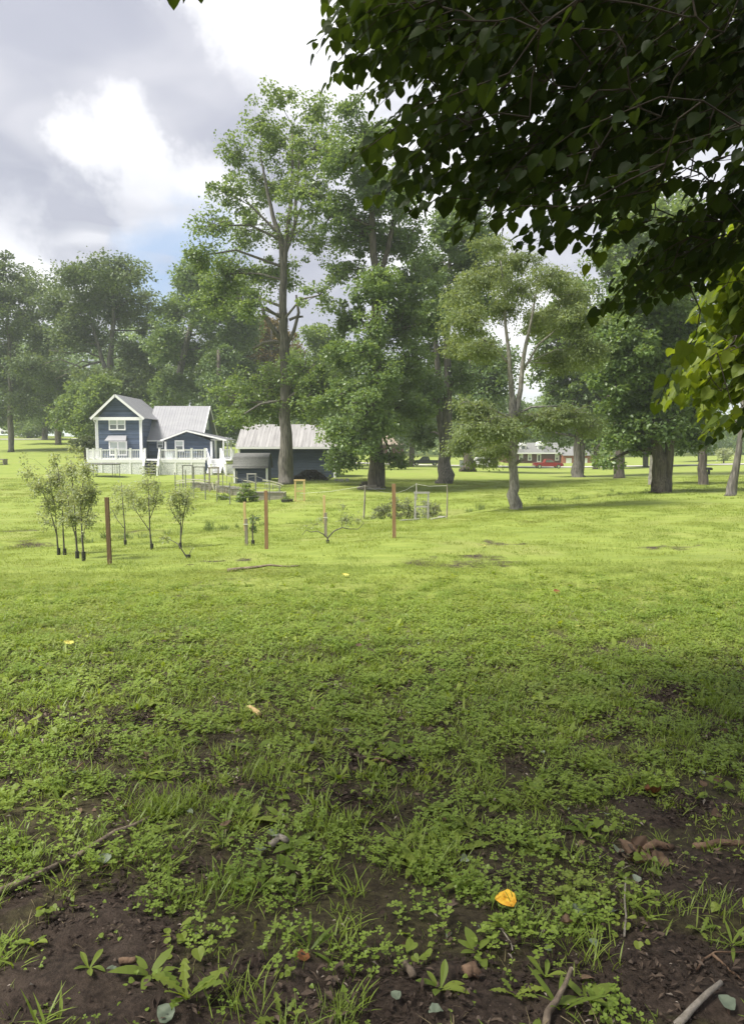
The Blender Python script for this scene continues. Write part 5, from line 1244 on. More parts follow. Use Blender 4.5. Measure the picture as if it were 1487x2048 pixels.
for simple, msk, mt_ in ((False, vis & ~isbig & ~LO, 'redbud'), (False, vis & ~isbig & LO, 'outer_lit'), (True, ~vis, 'redbud')):
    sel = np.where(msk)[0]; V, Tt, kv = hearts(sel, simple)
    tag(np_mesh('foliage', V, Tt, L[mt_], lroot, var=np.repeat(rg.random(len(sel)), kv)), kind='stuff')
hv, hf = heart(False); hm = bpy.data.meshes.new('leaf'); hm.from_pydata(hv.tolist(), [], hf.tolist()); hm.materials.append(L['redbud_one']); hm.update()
hm2 = hm.copy(); hm2.materials.clear(); hm2.materials.append(L['outer_lit_one']); rl = np.array(lroot.location)
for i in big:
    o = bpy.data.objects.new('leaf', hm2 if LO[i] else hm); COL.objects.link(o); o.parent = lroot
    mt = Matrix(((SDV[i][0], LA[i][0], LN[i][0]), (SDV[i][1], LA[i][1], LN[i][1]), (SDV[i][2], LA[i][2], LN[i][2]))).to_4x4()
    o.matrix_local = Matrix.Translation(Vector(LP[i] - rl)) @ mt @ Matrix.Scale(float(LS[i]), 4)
#PART4
# ------------------------------------------------------------------ ground cover: small plants scattered over the lawn
L['blade'] = leafmat('grass_blade', (.148, .212, .034), (.305, .355, .080), .40, .5, use='rand', tcol=(1.2, 1.15, .5), world=.9)
L['blade_deep'] = leafmat('grass_blade_deep', (.145, .225, .036), (.29, .37, .066), .40, .42, use='rand', tcol=(1.3, 1.25, .5), world=1.6)
L['clover'] = leafmat('clover_leaf', (.140, .225, .034), (.285, .375, .064), .38, .42, use='rand', tcol=(1.3, 1.25, .45), world=1.3)
L['weed'] = leafmat('weed_leaf', (.145, .215, .034), (.28, .35, .062), .45, .5, use='rand', tcol=(1.35, 1.3, .45))
L['pale'] = leafmat('pale_leaf_back', (.20, .245, .17), (.34, .39, .30), .3, .6, use='rand', tcol=(1, 1, .8))
L['straw'] = leafmat('dry_grass', (.20, .165, .085), (.32, .265, .15), .25, .8, use='rand')
L['ditch'] = leafmat('ditch_grass', (.070, .120, .030), (.15, .215, .055), .35, .5, use='rand')
TPL = bpy.data.collections.new('templates')


def tri_leaf(P, ax, nrm, ln, wd, seg=3, bend=.5):
    """a bent tapering leaf as a strip; returns verts, faces"""
    ax = ax / np.linalg.norm(ax); sd = np.cross(ax, nrm); sd /= np.linalg.norm(sd) + 1e-9; nrm = np.cross(sd, ax)
    v = []; f = []
    for i in range(seg + 1):
        t = i / seg; w = wd * math.sin(math.pi * min(.08 + .95 * t, 1.0)) ** .7 if seg > 2 else wd * (1 - t) * (1.0 if i else .8)
        p = P + ax * ln * t - nrm * (bend * ln * t * t)
        if i == seg: v.append(p)
        else: v += [p - sd * w / 2, p + sd * w / 2]
    for i in range(seg - 1): f += [(2 * i, 2 * i + 1, 2 * i + 3), (2 * i, 2 * i + 3, 2 * i + 2)]
    b = 2 * (seg - 1); f.append((b, b + 1, b + 2)); return v, f


def template(name, m, fn):
    V = []; Fc = []
    for v, f in fn():
        o = len(V); V += [tuple(float(c) for c in q) for q in v]; Fc += [tuple(i + o for i in t) for t in f]
    me = bpy.data.meshes.new(name); me.from_pydata(V, [], Fc); me.materials.append(m); me.update()
    o = bpy.data.objects.new(name, me); return o


def t_grass(nb, rad, h0, h1, w, lean=.5, seg=2):
    def fn():
        for _ in range(nb):
            a = rng.uniform(0, 6.283); r = rad * math.sqrt(rng.random()); b = rng.uniform(0, 6.283); tl = rng.uniform(.1, lean)
            ax = np.array([math.cos(b) * tl, math.sin(b) * tl, 1.0]); h = rng.uniform(h0, h1)
            yield tri_leaf(np.array([r * math.cos(a), r * math.sin(a), -.006]), ax, np.array([-math.cos(b), -math.sin(b), 1.0]), h, w * rng.uniform(.7, 1.3), seg, rng.uniform(.1, .55))
    return fn


def t_clover(nst, rad, h0, h1, lf):
    def fn():
        for _ in range(nst):
            a = rng.uniform(0, 6.283); r = rad * math.sqrt(rng.random()); h = rng.uniform(h0, h1)
            base = np.array([r * math.cos(a), r * math.sin(a), 0]); top = base + [rng.normal() * .012, rng.normal() * .012, h]
            sd = np.array([.0012, 0, 0]); yield [base - sd, base + sd, top], [(0, 1, 2)]
            tilt = rng.normal(size=2) * .28; g0 = rng.uniform(0, 2.1); s_ = lf * rng.uniform(.7, 1.25)
            for j in range(3):
                g = g0 + j * 2.094; ax = np.array([math.cos(g), math.sin(g), .12 + tilt[0] * math.cos(g) + tilt[1] * math.sin(g)]); ax /= np.linalg.norm(ax)
                s2 = np.cross(ax, [0, 0, 1]); s2 /= np.linalg.norm(s2); nn2 = np.cross(s2, ax)
                c = top
                yield [c, c + ax * s_ * .55 + s2 * s_ * .46 + nn2 * s_ * .1, c + ax * s_ * .95 + s2 * s_ * .34 + nn2 * s_ * .08, c + ax * s_ * .88, c + ax * s_ * .95 - s2 * s_ * .34 + nn2 * s_ * .08, c + ax * s_ * .55 - s2 * s_ * .46 + nn2 * s_ * .1], [(0, 1, 3), (1, 2, 3), (0, 3, 5), (3, 4, 5)]
    return fn


def t_weed(nl, rad, ln0, ln1, wr, up0, up1):
    def fn():
        for i in range(nl):
            a = i * 2.4 + rng.uniform(-.4, .4); e = rng.uniform(up0, up1); ax = np.array([math.cos(a), math.sin(a), e]); ln = rng.uniform(ln0, ln1)
            p0 = np.array([rad * math.cos(a) * rng.random(), rad * math.sin(a) * rng.random(), .0])
            yield tri_leaf(p0, ax, np.array([-math.cos(a) * e, -math.sin(a) * e, 1.0]), ln, ln * wr * rng.uniform(.8, 1.2), 5, rng.uniform(.15, .6))
    return fn


def t_round(nl, rad, h0, h1, lf):
    hv_, hf_ = heart(False)
    def fn():
        for _ in range(nl):
            a = rng.uniform(0, 6.283); r = rad * math.sqrt(rng.random()); h = rng.uniform(h0, h1); base = np.array([r * math.cos(a), r * math.sin(a), 0])
            b = rng.uniform(0, 6.283); ax = np.array([math.cos(b), math.sin(b), rng.uniform(-.5, .35)]); ax /= np.linalg.norm(ax); nr = np.array([0, 0, 1.0]) + rng.normal(size=3) * .3; nr -= ax * (nr @ ax); nr /= np.linalg.norm(nr); sd = np.cross(ax, nr)
            s_ = lf * rng.uniform(.6, 1.3); top = base + [0, 0, h]
            yield [base - [.001, 0, 0], base + [.001, 0, 0], top], [(0, 1, 2)]
            yield [top + s_ * (sd * q[0] + ax * q[1] + nr * q[2]) for q in hv_], [tuple(t) for t in hf_]
    return fn


def t_litter(nb, rad, s0, s1, curl=.3):
    def fn():
        for _ in range(nb):
            a = rng.uniform(0, 6.283); r = rad * math.sqrt(rng.random()); b = rng.uniform(0, 6.283); s_ = rng.uniform(s0, s1); asp = rng.uniform(.15, .6)
            ax = np.array([math.cos(b), math.sin(b), rng.normal() * .25]); sd = np.array([-math.sin(b), math.cos(b), rng.normal() * .35]); c = np.array([r * math.cos(a), r * math.sin(a), rng.uniform(.0, .012)])
            q = [c - ax * s_ * .5, c + sd * s_ * asp * .5 + [0, 0, curl * s_ * rng.random()], c + ax * s_ * .5, c - sd * s_ * asp * .5 + [0, 0, curl * s_ * rng.random()]]
            yield q, [(0, 1, 2), (0, 2, 3)]
    return fn


def scatter(name, label, cat, tpls, P, scl, tilt=.12):
    """one object of many small plants: points that carry a plant each"""
    coll = bpy.data.collections.new(name + '_plants'); TPL.children.link(coll)
    for o in tpls: coll.objects.link(o)
    N = len(P); me = bpy.data.meshes.new(name); me.vertices.add(N); me.vertices.foreach_set('co', np.asarray(P, np.float32).ravel())
    rot = np.stack([rng.normal(size=N) * tilt, rng.normal(size=N) * tilt, rng.uniform(0, 6.283, N)], 1).astype(np.float32)
    a = me.attributes.new('rot', 'FLOAT_VECTOR', 'POINT'); a.data.foreach_set('vector', rot.ravel())
    a = me.attributes.new('scl', 'FLOAT', 'POINT'); a.data.foreach_set('value', np.asarray(scl, np.float32))
    a = me.attributes.new('pick', 'INT', 'POINT'); a.data.foreach_set('value', rng.integers(0, len(tpls), N).astype(np.int32))
    o = bpy.data.objects.new(name, me); COL.objects.link(o)
    ng = bpy.data.node_groups.new(name, 'GeometryNodeTree')
    ng.interface.new_socket('Geometry', in_out='INPUT', socket_type='NodeSocketGeometry'); ng.interface.new_socket('Geometry', in_out='OUTPUT', socket_type='NodeSocketGeometry')
    gi = ng.nodes.new('NodeGroupInput'); go = ng.nodes.new('NodeGroupOutput'); ip = ng.nodes.new('GeometryNodeInstanceOnPoints')
    cinf = ng.nodes.new('GeometryNodeCollectionInfo'); cinf.inputs['Collection'].default_value = coll; cinf.inputs['Separate Children'].default_value = True; cinf.inputs['Reset Children'].default_value = True
    def attr(nm, dt):
        nd = ng.nodes.new('GeometryNodeInputNamedAttribute'); nd.data_type = dt; nd.inputs['Name'].default_value = nm; return nd.outputs['Attribute']
    lk = ng.links.new
    lk(gi.outputs[0], ip.inputs['Points']); lk(cinf.outputs[0], ip.inputs['Instance']); ip.inputs['Pick Instance'].default_value = True
    lk(attr('pick', 'INT'), ip.inputs['Instance Index']); lk(attr('scl', 'FLOAT'), ip.inputs['Scale'])
    e2r = ng.nodes.new('FunctionNodeEulerToRotation'); lk(attr('rot', 'FLOAT_VECTOR'), e2r.inputs[0]); lk(e2r.outputs[0], ip.inputs['Rotation'])
    lk(ip.outputs[0], go.inputs[0])
    md = o.modifiers.new('plants', 'NODES'); md.node_group = ng
    return tag(o, label, cat, kind='stuff')


def wedge(D0_, D1_, dens, keep=None, marg=1.1, half=.53):
    """random ground points in the strip of lawn between two distances"""
    A = half * 2 * (D1_ ** 2 - D0_ ** 2) / 2 + 2 * marg * (D1_ - D0_); nn2 = int(A * dens)
    y = np.sqrt(rng.uniform(D0_ ** 2, D1_ ** 2, nn2 * 2)); x = rng.uniform(-1, 1, nn2 * 2) * (half * D1_ + marg)
    ok = np.abs(x) < half * y + marg; x, y = x[ok][:nn2], y[ok][:nn2]
    if keep is not None: kk = keep(x, y); x, y = x[kk], y[kk]
    z = gz(x, y); nearm = (y < 7) & (np.abs(x) < 4)
    cl_ = (vnoise(x, y, .13, 31) - .5) * .040 + (vnoise(x, y, .075, 32) - .5) * .028
    z = z + np.where(nearm, cl_ * (.35 + .65 * soil(x, y)), 0)
    return np.stack([x, y, z], 1)


def green(lo, hi, pw=1.0, sd=41, sc=.5, bias=0.0):
    def k_(x, y):
        g_ = 1 - np.clip((soil(x, y) - lo) / (hi - lo), 0, 1)
        return rng.random(len(x)) < g_ * np.clip(vnoise(x, y, sc, sd) * 2 * pw + bias, 0, 1)
    return k_


ALL = lambda lo, hi: green(lo, hi, 9)
pt = [template('lawn_tuft', L['blade'], t_grass(130, .24, .025, .06, .0055, 1.3)) for _ in range(3)] + [template('lawn_tuft', L['blade'], t_clover(38, .24, .02, .045, .016)) for _ in range(2)]
P = wedge(3.4, 13, 22, lambda x, y: ALL(.35, .85)(x, y) & (rng.random(len(x)) < np.clip((y - 3.2) / 3.0, .1, 1)), half=.52); scatter('short_grass', 'short sunlit grass and clover of the middle lawn', 'grass', pt, P, rng.uniform(.75, 1.25, len(P)))
pt = [template('lawn_tuft_wide', L['blade'], t_grass(150, .42, .035, .075, .011, 1.3)) for _ in range(3)]
P = wedge(13, 27, 5.5, ALL(.35, .8), half=.54); P = P[ditch_dist(P[:, 0], P[:, 1]) > .7]; scatter('lawn_grass', 'close mown grass down to the ditch', 'grass', pt, P, rng.uniform(.75, 1.2, len(P)))
P = wedge(27, 60, 1.4, None, half=.54); P = P[ditch_dist(P[:, 0], P[:, 1]) > .6]; scatter('far_grass', 'mown grass beyond the ditch', 'grass', pt, P, rng.uniform(1.2, 2.0, len(P)), .05)
# rank grass along the ditch
x = []
for i in range(len(DITCH) - 1):
    a, b = DITCH[i], DITCH[i + 1]; k2 = int(np.linalg.norm(b - a) * 16)
    for _ in range(k2): x.append(a + (b - a) * rng.random() + rng.normal(size=2) * .36)
x = np.array(x); x = x[rng.random(len(x)) < np.clip(vnoise(x[:, 0], x[:, 1], 2.2, 9) * 2.2 - .05, 0, 1)]
pt = [template('ditch_tuft', L['ditch'], t_grass(46, .16, .12, .34, .012, .5, 3)) for _ in range(3)]
P = np.stack([x[:, 0], x[:, 1], gz(x[:, 0], x[:, 1])], 1); scatter('ditch_grass', 'rank taller grass lining the ditch', 'grass', pt, P, rng.uniform(.6, 1.2, len(P)))
# near sward
pt = [template('grass_tuft', L['blade_deep'], t_grass(26, .045, .03, .085, .0042, 1.1, 3)) for _ in range(3)] + [template('grass_tuft', L['blade'], t_grass(18, .06, .02, .06, .004, 1.3, 3)) for _ in range(2)]
P = wedge(1.7, 10, 120, lambda x, y: green(.30, .85, 1.0, 43, .35, .05)(x, y) & (rng.random(len(x)) < np.clip((10.5 - y) / 5.5, 0, 1))); scatter('near_grass', 'tufts of long grass under the overhanging tree', 'grass', pt, P, rng.uniform(.6, 1.5, len(P)))
pt = [template('fine_tuft', L['blade_deep'], t_grass(70, .085, .04, .11, .003, .9, 3)) for _ in range(2)]
P = wedge(1.7, 6, 26, green(.45, 1.0, .8, 47, .30, -.45)); scatter('fine_grass', 'soft clumps of fine grass on the bare earth', 'grass', pt, P, rng.uniform(.7, 1.3, len(P)))
pt = [template('clover_patch', L['clover'], t_clover(34, .09, .02, .065, .0135)) for _ in range(3)]
P = wedge(1.7, 11, 60, lambda x, y: green(.28, .75, 1.2, 51, .45, -.12)(x, y) & (rng.random(len(x)) < np.clip((11.5 - y) / 6, 0, 1))); scatter('clover', 'clover carpeting the near ground', 'clover', pt, P, rng.uniform(.75, 1.3, len(P)))
pt = [template('creeping_weed', L['weed'], t_round(9, .08, .02, .06, .034)) for _ in range(3)] + [template('pale_weed', L['weed'], t_weed(6, .015, .05, .12, .34, .25, 1.1)) for _ in range(2)] + [template('narrow_weed', L['weed'], t_weed(8, .015, .05, .12, .13, .4, 1.4)) for _ in range(2)]
P = wedge(1.7, 12, 62, lambda x, y: green(.5, 1.3, 1.1, 55, .3, 0)(x, y) & (rng.random(len(x)) < np.clip((12.5 - y) / 6, 0, 1))); scatter('weeds', 'broad leaved weeds mixed through the near grass', 'weeds', pt, P, rng.uniform(.5, 1.0, len(P)) ** 1.4 * 1.25)
pt = [template('upturned_leaf', L['pale'], t_round(1, .01, .01, .04, .04)) for _ in range(2)]
P = wedge(1.8, 9, 7, None); scatter('upturned_leaves', 'small pale upturned leaves dotted over the near ground', 'leaves', pt, P, rng.uniform(.5, 1.2, len(P)), .5)
pt = [template('seedling', L['clover'], t_round(7, .06, .006, .02, .014)) for _ in range(2)] + [template('sprout', L['blade_deep'], t_grass(9, .06, .015, .04, .003, 1.2, 2)) for _ in range(2)] + [template('small_clover', L['clover'], t_clover(8, .06, .012, .03, .010))]
P = wedge(1.7, 6, 150, lambda x, y: rng.random(len(x)) < np.clip(1.05 - soil(x, y), .10, .85)); scatter('seedlings', 'tiny seedlings and sprouts on the thin ground', 'seedlings', pt, P, rng.uniform(.6, 1.3, len(P)))
# bits lying on the earth
LB = [mat('litter_dark', (.022, .015, .011), (.055, .038, .028), .9, 30), mat('litter_mid', (.06, .042, .031), (.125, .092, .068), .9, 30), mat('litter_pale', (.24, .20, .16), (.36, .31, .26), .85, 30)]
pt = [template('litter_dark', LB[0], t_litter(60, .13, .008, .035)) for _ in range(2)] + [template('litter_mid', LB[1], t_litter(34, .13, .006, .032)) for _ in range(2)] + [template('litter_leaf', LB[1], t_litter(7, .14, .02, .045, .25))]
P = wedge(1.7, 6.5, 95, lambda x, y: rng.random(len(x)) < np.clip(soil(x, y) * 1.5 - .1, .35, 1)); P[:, 2] += .004; scatter('leaf_litter', 'crumbled bark and dead leaf bits on the bare earth', 'litter', pt, P, rng.uniform(.7, 1.3, len(P)), .1)
pt = [template('dead_leaf', L['brownleaf'], t_round(2, .06, .002, .012, .038)) for _ in range(2)] + [template('dead_stem', L['straw'], t_grass(5, .08, .05, .13, .003, 7, 2))]
P = wedge(1.7, 7.5, 15, lambda x, y: rng.random(len(x)) < np.clip(soil(x, y) + .3, 0, 1)); P[:, 2] += .004; scatter('dead_leaves', 'small dead brown leaves and stems strewn under the tree', 'litter', pt, P, rng.uniform(.5, 1.2, len(P)), .35)


def t_crumb(nb, rad, s0, s1):
    def fn():
        for _ in range(nb):
            a = rng.uniform(0, 6.283); r_ = rad * math.sqrt(rng.random()); s_ = s0 + (s1 - s0) * rng.random() ** 3; c = np.array([r_ * math.cos(a), r_ * math.sin(a), s_ * .15])
            q = [c + s_ * np.array(v) * rng.uniform(.6, 1.3, 3) for v in ((.6, 0, 0), (0, .6, 0), (-.6, 0, 0), (0, -.6, 0), (0, 0, .45), (0, 0, -.4))]
            yield q, [(0, 1, 4), (1, 2, 4), (2, 3, 4), (3, 0, 4), (1, 0, 5), (2, 1, 5), (3, 2, 5), (0, 3, 5)]
    return fn


LC = [mat('crumb_dark', (.020, .014, .011), (.05, .036, .027), .95, 40), mat('crumb_light', (.06, .045, .035), (.125, .095, .075), .95, 40)]
pt = [template('crumb', LC[0], t_crumb(50, .10, .004, .022)) for _ in range(2)] + [template('crumb', LC[1], t_crumb(30, .10, .003, .016))]
P = wedge(1.7, 5.5, 120, lambda x, y: rng.random(len(x)) < np.clip(soil(x, y) * 1.6 - .25, .03, 1)); scatter('soil_crumbs', 'loose crumbs of dark earth', 'earth', pt, P, rng.uniform(.7, 1.3, len(P)), .05)
pt = [template('pale_bits', LB[2], t_litter(5, .14, .006, .026)) for _ in range(2)] + [template('dry_straw', L['straw'], t_grass(6, .10, .03, .09, .0025, 9, 2))]
P = wedge(1.7, 9, 60, None); P[:, 2] += .006; scatter('dry_bits', 'pale chips and straw on the near ground', 'litter', pt, P, rng.uniform(.6, 1.3, len(P)), .1)


# ------------------------------------------------------------------ single things lying or growing in the foreground
def gpz(px, py):
    q = gp(px, py); x, y = q[0], q[1]
    if y < 7: q[2] += ((vnoise(x, y, .13, 31) - .5) * .040 + (vnoise(x, y, .075, 32) - .5) * .028) * float(.35 + .65 * soil(np.array([x]), np.array([y]))[0])
    return q


def dandelion(px, py, label, ln, nl=7, lobed=True, name='dandelion', up=(.5, 1.3), wr=.24, face=None):
    q = gpz(px, py); t = thing(name, q, label, 'weed', 'rosette weeds in the foreground')
    for i in range(nl):
        a = (i * 2.4 + rng.uniform(-.4, .4)) if face is None else face + rng.uniform(-.9, .9)
        e = rng.uniform(*up); ax = np.array([math.cos(a), math.sin(a), e]); ax /= np.linalg.norm(ax)
        sd = np.array([-math.sin(a), math.cos(a), 0]); nr = np.cross(ax, sd); nr = nr if nr[2] > 0 else -nr
        l_ = ln * rng.uniform(.45, .78); sg = 11 if lobed else 7; v = []; bend = rng.uniform(.15, .5)
        for k3 in range(sg + 1):
            u = k3 / sg; w = l_ * wr * (.12 + math.sin(math.pi * min(u ** 1.5 * .93 + .04, 1)) * .9)
            if lobed and 0 < k3 < sg: w *= 1.0 if k3 % 2 else .45
            if k3 == sg: w = .001
            p = q + ax * l_ * u - np.array([0, 0, 1]) * bend * l_ * u * u + sd * .03 * l_ * math.sin(4 * u + i)
            off = ax * (-.05 * l_ if lobed and k3 % 2 else 0)
            v += [p - sd * w / 2 + nr * w * .12 + off, p, p + sd * w / 2 + nr * w * .12 + off]
        f = []
        for k3 in range(sg): b = 3 * k3; f += [(b, b + 1, b + 4, b + 3), (b + 1, b + 2, b + 5, b + 4)]
        MB().add(v, f).build('leaf', L['weed'], t)
    return t


for a in ((375, 2010, 'large dandelion with tall jagged leaves on the bare earth', .24, 8, True), (345, 1735, 'jagged dandelion by the tip of the long bare stick', .13, 6, True), (445, 1690, 'low dandelion between two earth patches', .15, 7, True), (565, 2030, 'dandelion with a drooping pale leaf at the bottom edge', .17, 5, True),
          (180, 1945, 'young broad leaved weed on bare earth near the corner', .11, 5, False), (65, 1890, 'broad leaved weed below the long bare stick', .12, 5, False), (1030, 1990, 'slender upright weed left of the forked grey stick', .17, 6, True), (1205, 2020, 'broad rounded weed between the two bottom sticks', .15, 5, False),
          (1390, 1600, 'dandelion with pale leaf backs near the curled brown leaves', .17, 8, True), (1175, 1680, 'bright three leaved weed in front of the split bark', .13, 4, False), (1400, 1860, 'small jagged weed on bare earth', .13, 5, True), (675, 1560, 'leafy weed with white edged leaves in the thin grass', .16, 7, False),
          (1290, 1800, 'low weed beside the thick fine grass clump', .10, 5, False), (930, 1780, 'weed with long folded leaves uphill of the yellow leaf', .15, 7, False), (120, 1600, 'leafy weed in the clover above the long bare stick', .15, 7, True), (1090, 1960, 'broad weed with upturned cup shaped leaves', .13, 5, False),
          (880, 1985, 'thin bladed weed by the fallen wood chip', .14, 6, False), (705, 1950, 'single stalked round leaf plant on bare earth', .09, 2, False), (30, 1700, 'broad weed at the edge in the clover', .14, 6, False), (520, 1780, 'tall grassy weed among the clover', .16, 7, False)):
    dandelion(*a[:3], a[3], a[4], a[5], name='dandelion' if a[5] else 'broad_leaf_weed')


def stick(name, pts, label, r0, r1, m='stick', lift=.012, cat='stick', group=None):
    P_ = [gpz(*p_[:2]) + [0, 0, lift + (p_[2] if len(p_) > 2 else 0)] for p_ in pts]; t = []
    for i in range(len(P_) - 1):
        for u in (0, .5): t.append(P_[i] + (P_[i + 1] - P_[i]) * u + (rng.normal(size=3) * r0 * .3))
    t.append(P_[-1]); rr = list(np.linspace(r0, r1, len(t)))
    o = MB().tube(t, rr, 8, lump=.12).build(name, M[m], None, smooth=True); return tag(o, label, cat, group)


stick('long_stick', [(-60, 1815), (0, 1792), (70, 1762), (150, 1722), (230, 1680), (305, 1640)], 'long bare stick slanting through the clover at the edge', .015, .008, lift=.022)
stick('fallen_branch', [(455, 1144, .0), (500, 1141, .02), (540, 1138, .03), (600, 1135, .0)], 'long dead branch lying on the mown lawn', .034, .012, 'stick', .03, 'branch')
stick('forked_stick', [(1085, 2060, .0), (1112, 2020, .01), (1140, 1982, .05)], 'grey knotted stick poking up at the bottom edge', .012, .006, lift=.02); stick('pale_stick', [(1350, 2060, 0), (1385, 2030, .01), (1440, 1998, .02)], 'pale peeled stick at the bottom edge', .011, .007, 'old_wood', .012)
stick('thin_twig', [(1392, 1948), (1405, 1920), (1430, 1905), (1500, 1903)], 'thin curved twig on bare earth', .004, .0025, 'chip', .008); stick('thin_twig', [(1247, 1878, 0), (1250, 1850, .02), (1246, 1822, .03), (1249, 1795, .06)], 'thin upright twig between two grass clumps', .004, .0025, 'old_wood', .01)
stick('thin_twig', [(1000, 1858, 0), (1022, 1890, .0), (1024, 1915, .02)], 'thin pale twig below the yellow leaf', .003, .002, 'old_wood', .01); stick('thin_twig', [(1425, 1910), (1460, 1935), (1487, 1955)], 'brown twig beside the thin curved twig', .005, .003, 'chip', .008)
stick('thin_twig', [(640, 1727), (652, 1712), (645, 1700)], 'kinked pale twig in the clover', .003, .002, 'old_wood', .02); stick('thin_twig', [(200, 1740), (260, 1722), (300, 1715)], 'thin dark twig below the long bare stick', .004, .0025, 'chip', .01)
stick('bark_piece', [(668, 1472, 0), (690, 1470, .01), (712, 1473, 0)], 'short dark chunk of bark in the thin grass', .018, .012, 'bark_dark', .02, 'bark'); stick('bark_piece', [(738, 1530), (760, 1527, .01), (782, 1533)], 'pale edged piece of bark in the thin grass', .014, .01, 'chip', .02, 'bark')
stick('wood_chip', [(806, 1930, 0), (816, 1950, .01), (826, 1968, 0)], 'short blunt wood chip on bare earth', .013, .012, 'stick', .012, 'wood chip'); stick('wood_chip', [(497, 1424), (508, 1431, .01), (518, 1437)], 'pale split wood chip on the lawn', .022, .016, 'pine', .02, 'wood chip')
stick('wood_chip', [(240, 1937), (255, 1933), (272, 1932)], 'small grey wood chip left of the large dandelion', .010, .008, 'chip', .01, 'wood chip')
stick('bark_log', [(1265, 1706, 0), (1310, 1700, .01), (1345, 1700, 0)], 'flat rotten bark log behind the curled brown leaves', .019, .013, 'chip', .006, 'log'); stick('bark_log', [(1390, 1696), (1440, 1690, .01), (1500, 1688)], 'rotten bark strip near the edge of the earth patch', .016, .012, 'chip', .004, 'log')
stick('bark_piece', [(545, 1690), (560, 1684, .01), (575, 1690)], 'pale flake of bark in the weeds', .018, .012, 'old_wood', .015, 'bark'); stick('bark_piece', [(930, 1950), (945, 1945, .01), (960, 1956)], 'brown lump of bark by the bottom weeds', .02, .014, 'chip', .015, 'bark')


def fallen(px, py, size, m, label, rotz, tilt=(.2, .1), curl=0.0, name='fallen_leaf', lift=.02, group=None):
    q = gpz(px, py) + [0, 0, lift]; NU, NV = 9, 11; V = []; seed = rng.uniform(0, 9)
    for j in range(NV + 1):
        t = j / NV; hw = .5 * (math.sin(math.pi * min(t ** .72 * .96 + .03, 1)) ** .75) + .004
        for i in range(NU + 1):
            u = 2 * i / NU - 1; x = u * hw * (1 + .05 * math.sin(17 * t + seed)); y = t - .05 + .10 * abs(u) * (.3 - t) * (1 if t < .3 else 0)
            z = .16 * abs(x) - .10 * (y - .4) ** 2 + .025 * math.sin(9 * y + seed) * u + .03 * math.sin(5 * x + 11 * y + seed) + curl * (1.3 * abs(x) + .5 * (y - .5) ** 2 + .10 * math.sin(13 * y + 5 * x + seed))
            V.append((x * size, (y - .45) * size, z * size))
    f = [(j * (NU + 1) + i, j * (NU + 1) + i + 1, (j + 1) * (NU + 1) + i + 1, (j + 1) * (NU + 1) + i) for j in range(NV) for i in range(NU)]
    me = bpy.data.meshes.new(name); me.from_pydata(V, [], f); me.update()
    o = link_mesh(me, name, m, smooth=True); o.location = q; o.rotation_euler = (tilt[0], tilt[1], rotz)
    return tag(o, label, 'leaf', group)


YEL = mat('yellow_leaf', (.58, .26, .015), (.78, .50, .05), .5, 45); YE2 = mat('lemon_leaf', (.55, .47, .08), (.65, .58, .14), .5, 9); ORG = mat('rust_leaf', (.15, .055, .02), (.24, .10, .035), .6, 9)
fallen(1010, 1826, .076, YEL, 'large bright yellow heart shaped leaf on the grass', 1.35, (.06, -.22), .03, lift=.05)
fallen(605, 1920, .042, ORG, 'rust and yellow leaf half buried in the dark clover', .4, (.3, .2), lift=.01); fallen(690, 1155, .11, YE2, 'small yellow leaf on the mown lawn', .4, lift=.05); fallen(965, 1095, .12, YE2, 'pale yellow leaf near the far scuffed earth', 1.4, lift=.05)
fallen(1157, 1261, .09, YE2, 'lemon yellow leaf in the middle of the sunlit lawn', 2.4, lift=.05); fallen(137, 1295, .09, YE2, 'cream leaf on the mown lawn', .9, lift=.05); fallen(1112, 1190, .10, ORG, 'rust orange leaf on the sunlit lawn', .3, (.6, .1), lift=.05)
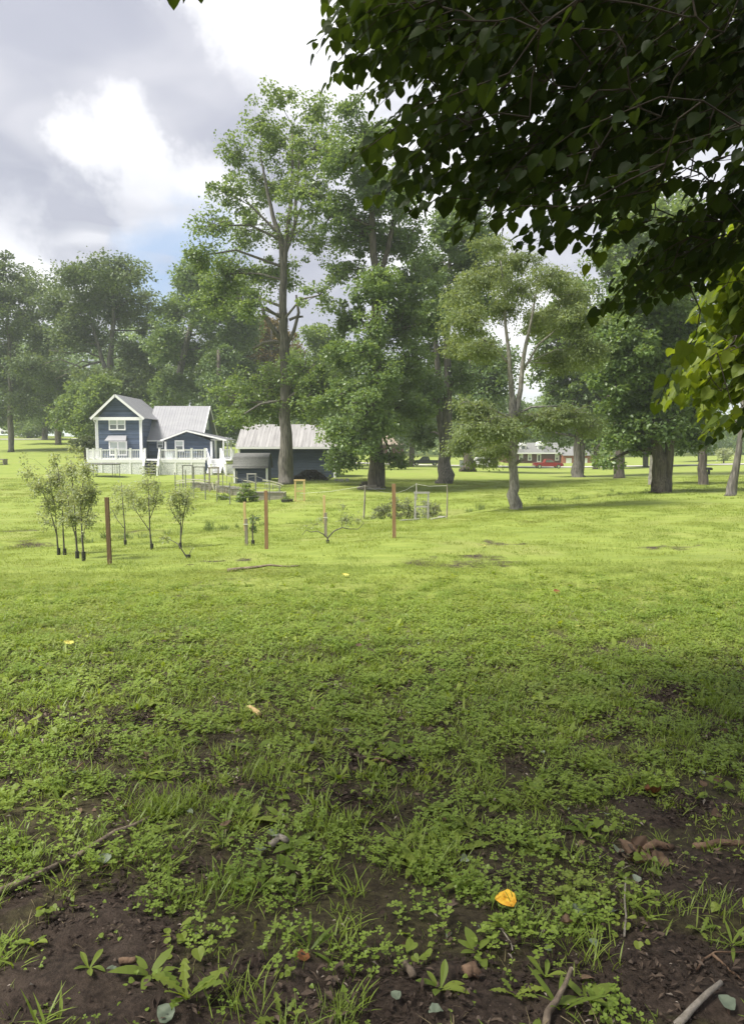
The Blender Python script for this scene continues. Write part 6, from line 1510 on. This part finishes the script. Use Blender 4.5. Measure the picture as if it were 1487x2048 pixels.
fallen(1300, 1595, .08, ORG, 'rust red dead leaf in the shaded weeds', 2.0, (.5, .3), .5, lift=.03); fallen(1090, 1240, .09, YE2, 'small yellow green leaf beside the lemon yellow one', 2.0, lift=.04)
for i, (px, py, s_, a, tx, ty, c_, lab) in enumerate(((1245, 1704, .085, .3, .5, .3, .8, 'curled brown leaf topmost of the dry heap by the bark log'), (1275, 1708, .095, 1.4, .9, -.2, .9, 'upright curled brown leaf in the middle of the dry heap'), (1262, 1730, .08, 2.5, .7, .5, 1.0, 'folded brown leaf at the front of the dry heap'), (1290, 1735, .07, 4.2, .8, .2, .9, 'small brown leaf at the right of the dry heap'), (1318, 1735, .075, 5.4, .3, .5, .8, 'tan curled leaf lying apart from the dry heap'), (1135, 1868, .06, 2.0, .4, .2, .8, 'tan dead leaf under the grey green leaf'))):
    fallen(px, py, s_ * .95, L['brownleaf'], lab, a, (tx * .8, ty), c_ * .55, lift=.022, group='dry brown leaves')
for px, py, s_, a, lab in ((1155, 1832, .075, .6, 'big grey green upturned leaf beside the fine grass clump'), (1225, 1836, .05, 2.2, 'small grey green leaf next to the upright twig'), (1185, 1905, .045, 1.1, 'pale leaf standing on edge below the fallen tan leaf'), (1270, 1770, .05, .2, 'pale leaf tip behind the fine grass'), (545, 1672, .075, 1.5, 'whitish torn leaf on the dark weeds'), (520, 1705, .07, 2.7, 'grey crumpled leaf on the earth'), (790, 2005, .045, .8, 'pale heart leaf on the bottom earth'), (870, 2035, .06, 2.0, 'pale rounded leaf at the bottom edge'), (330, 2040, .07, 1.0, 'grey green leaf at the foot of the large dandelion'), (225, 1960, .045, 2.0, 'small white crumpled leaf on bare earth'), (208, 1730, .08, .4, 'grey crumpled leaf under the long bare stick'), (1450, 2030, .07, .7, 'grey green leaf at the bottom corner'), (1235, 1708, .07, 2.6, 'bluish leaf left of the dry heap')):
    fallen(px, py, s_ * .72, L['pale'], lab, a, (rng.uniform(.1, .6), rng.uniform(-.4, .4)), .15, lift=.025, group='pale upturned leaves')
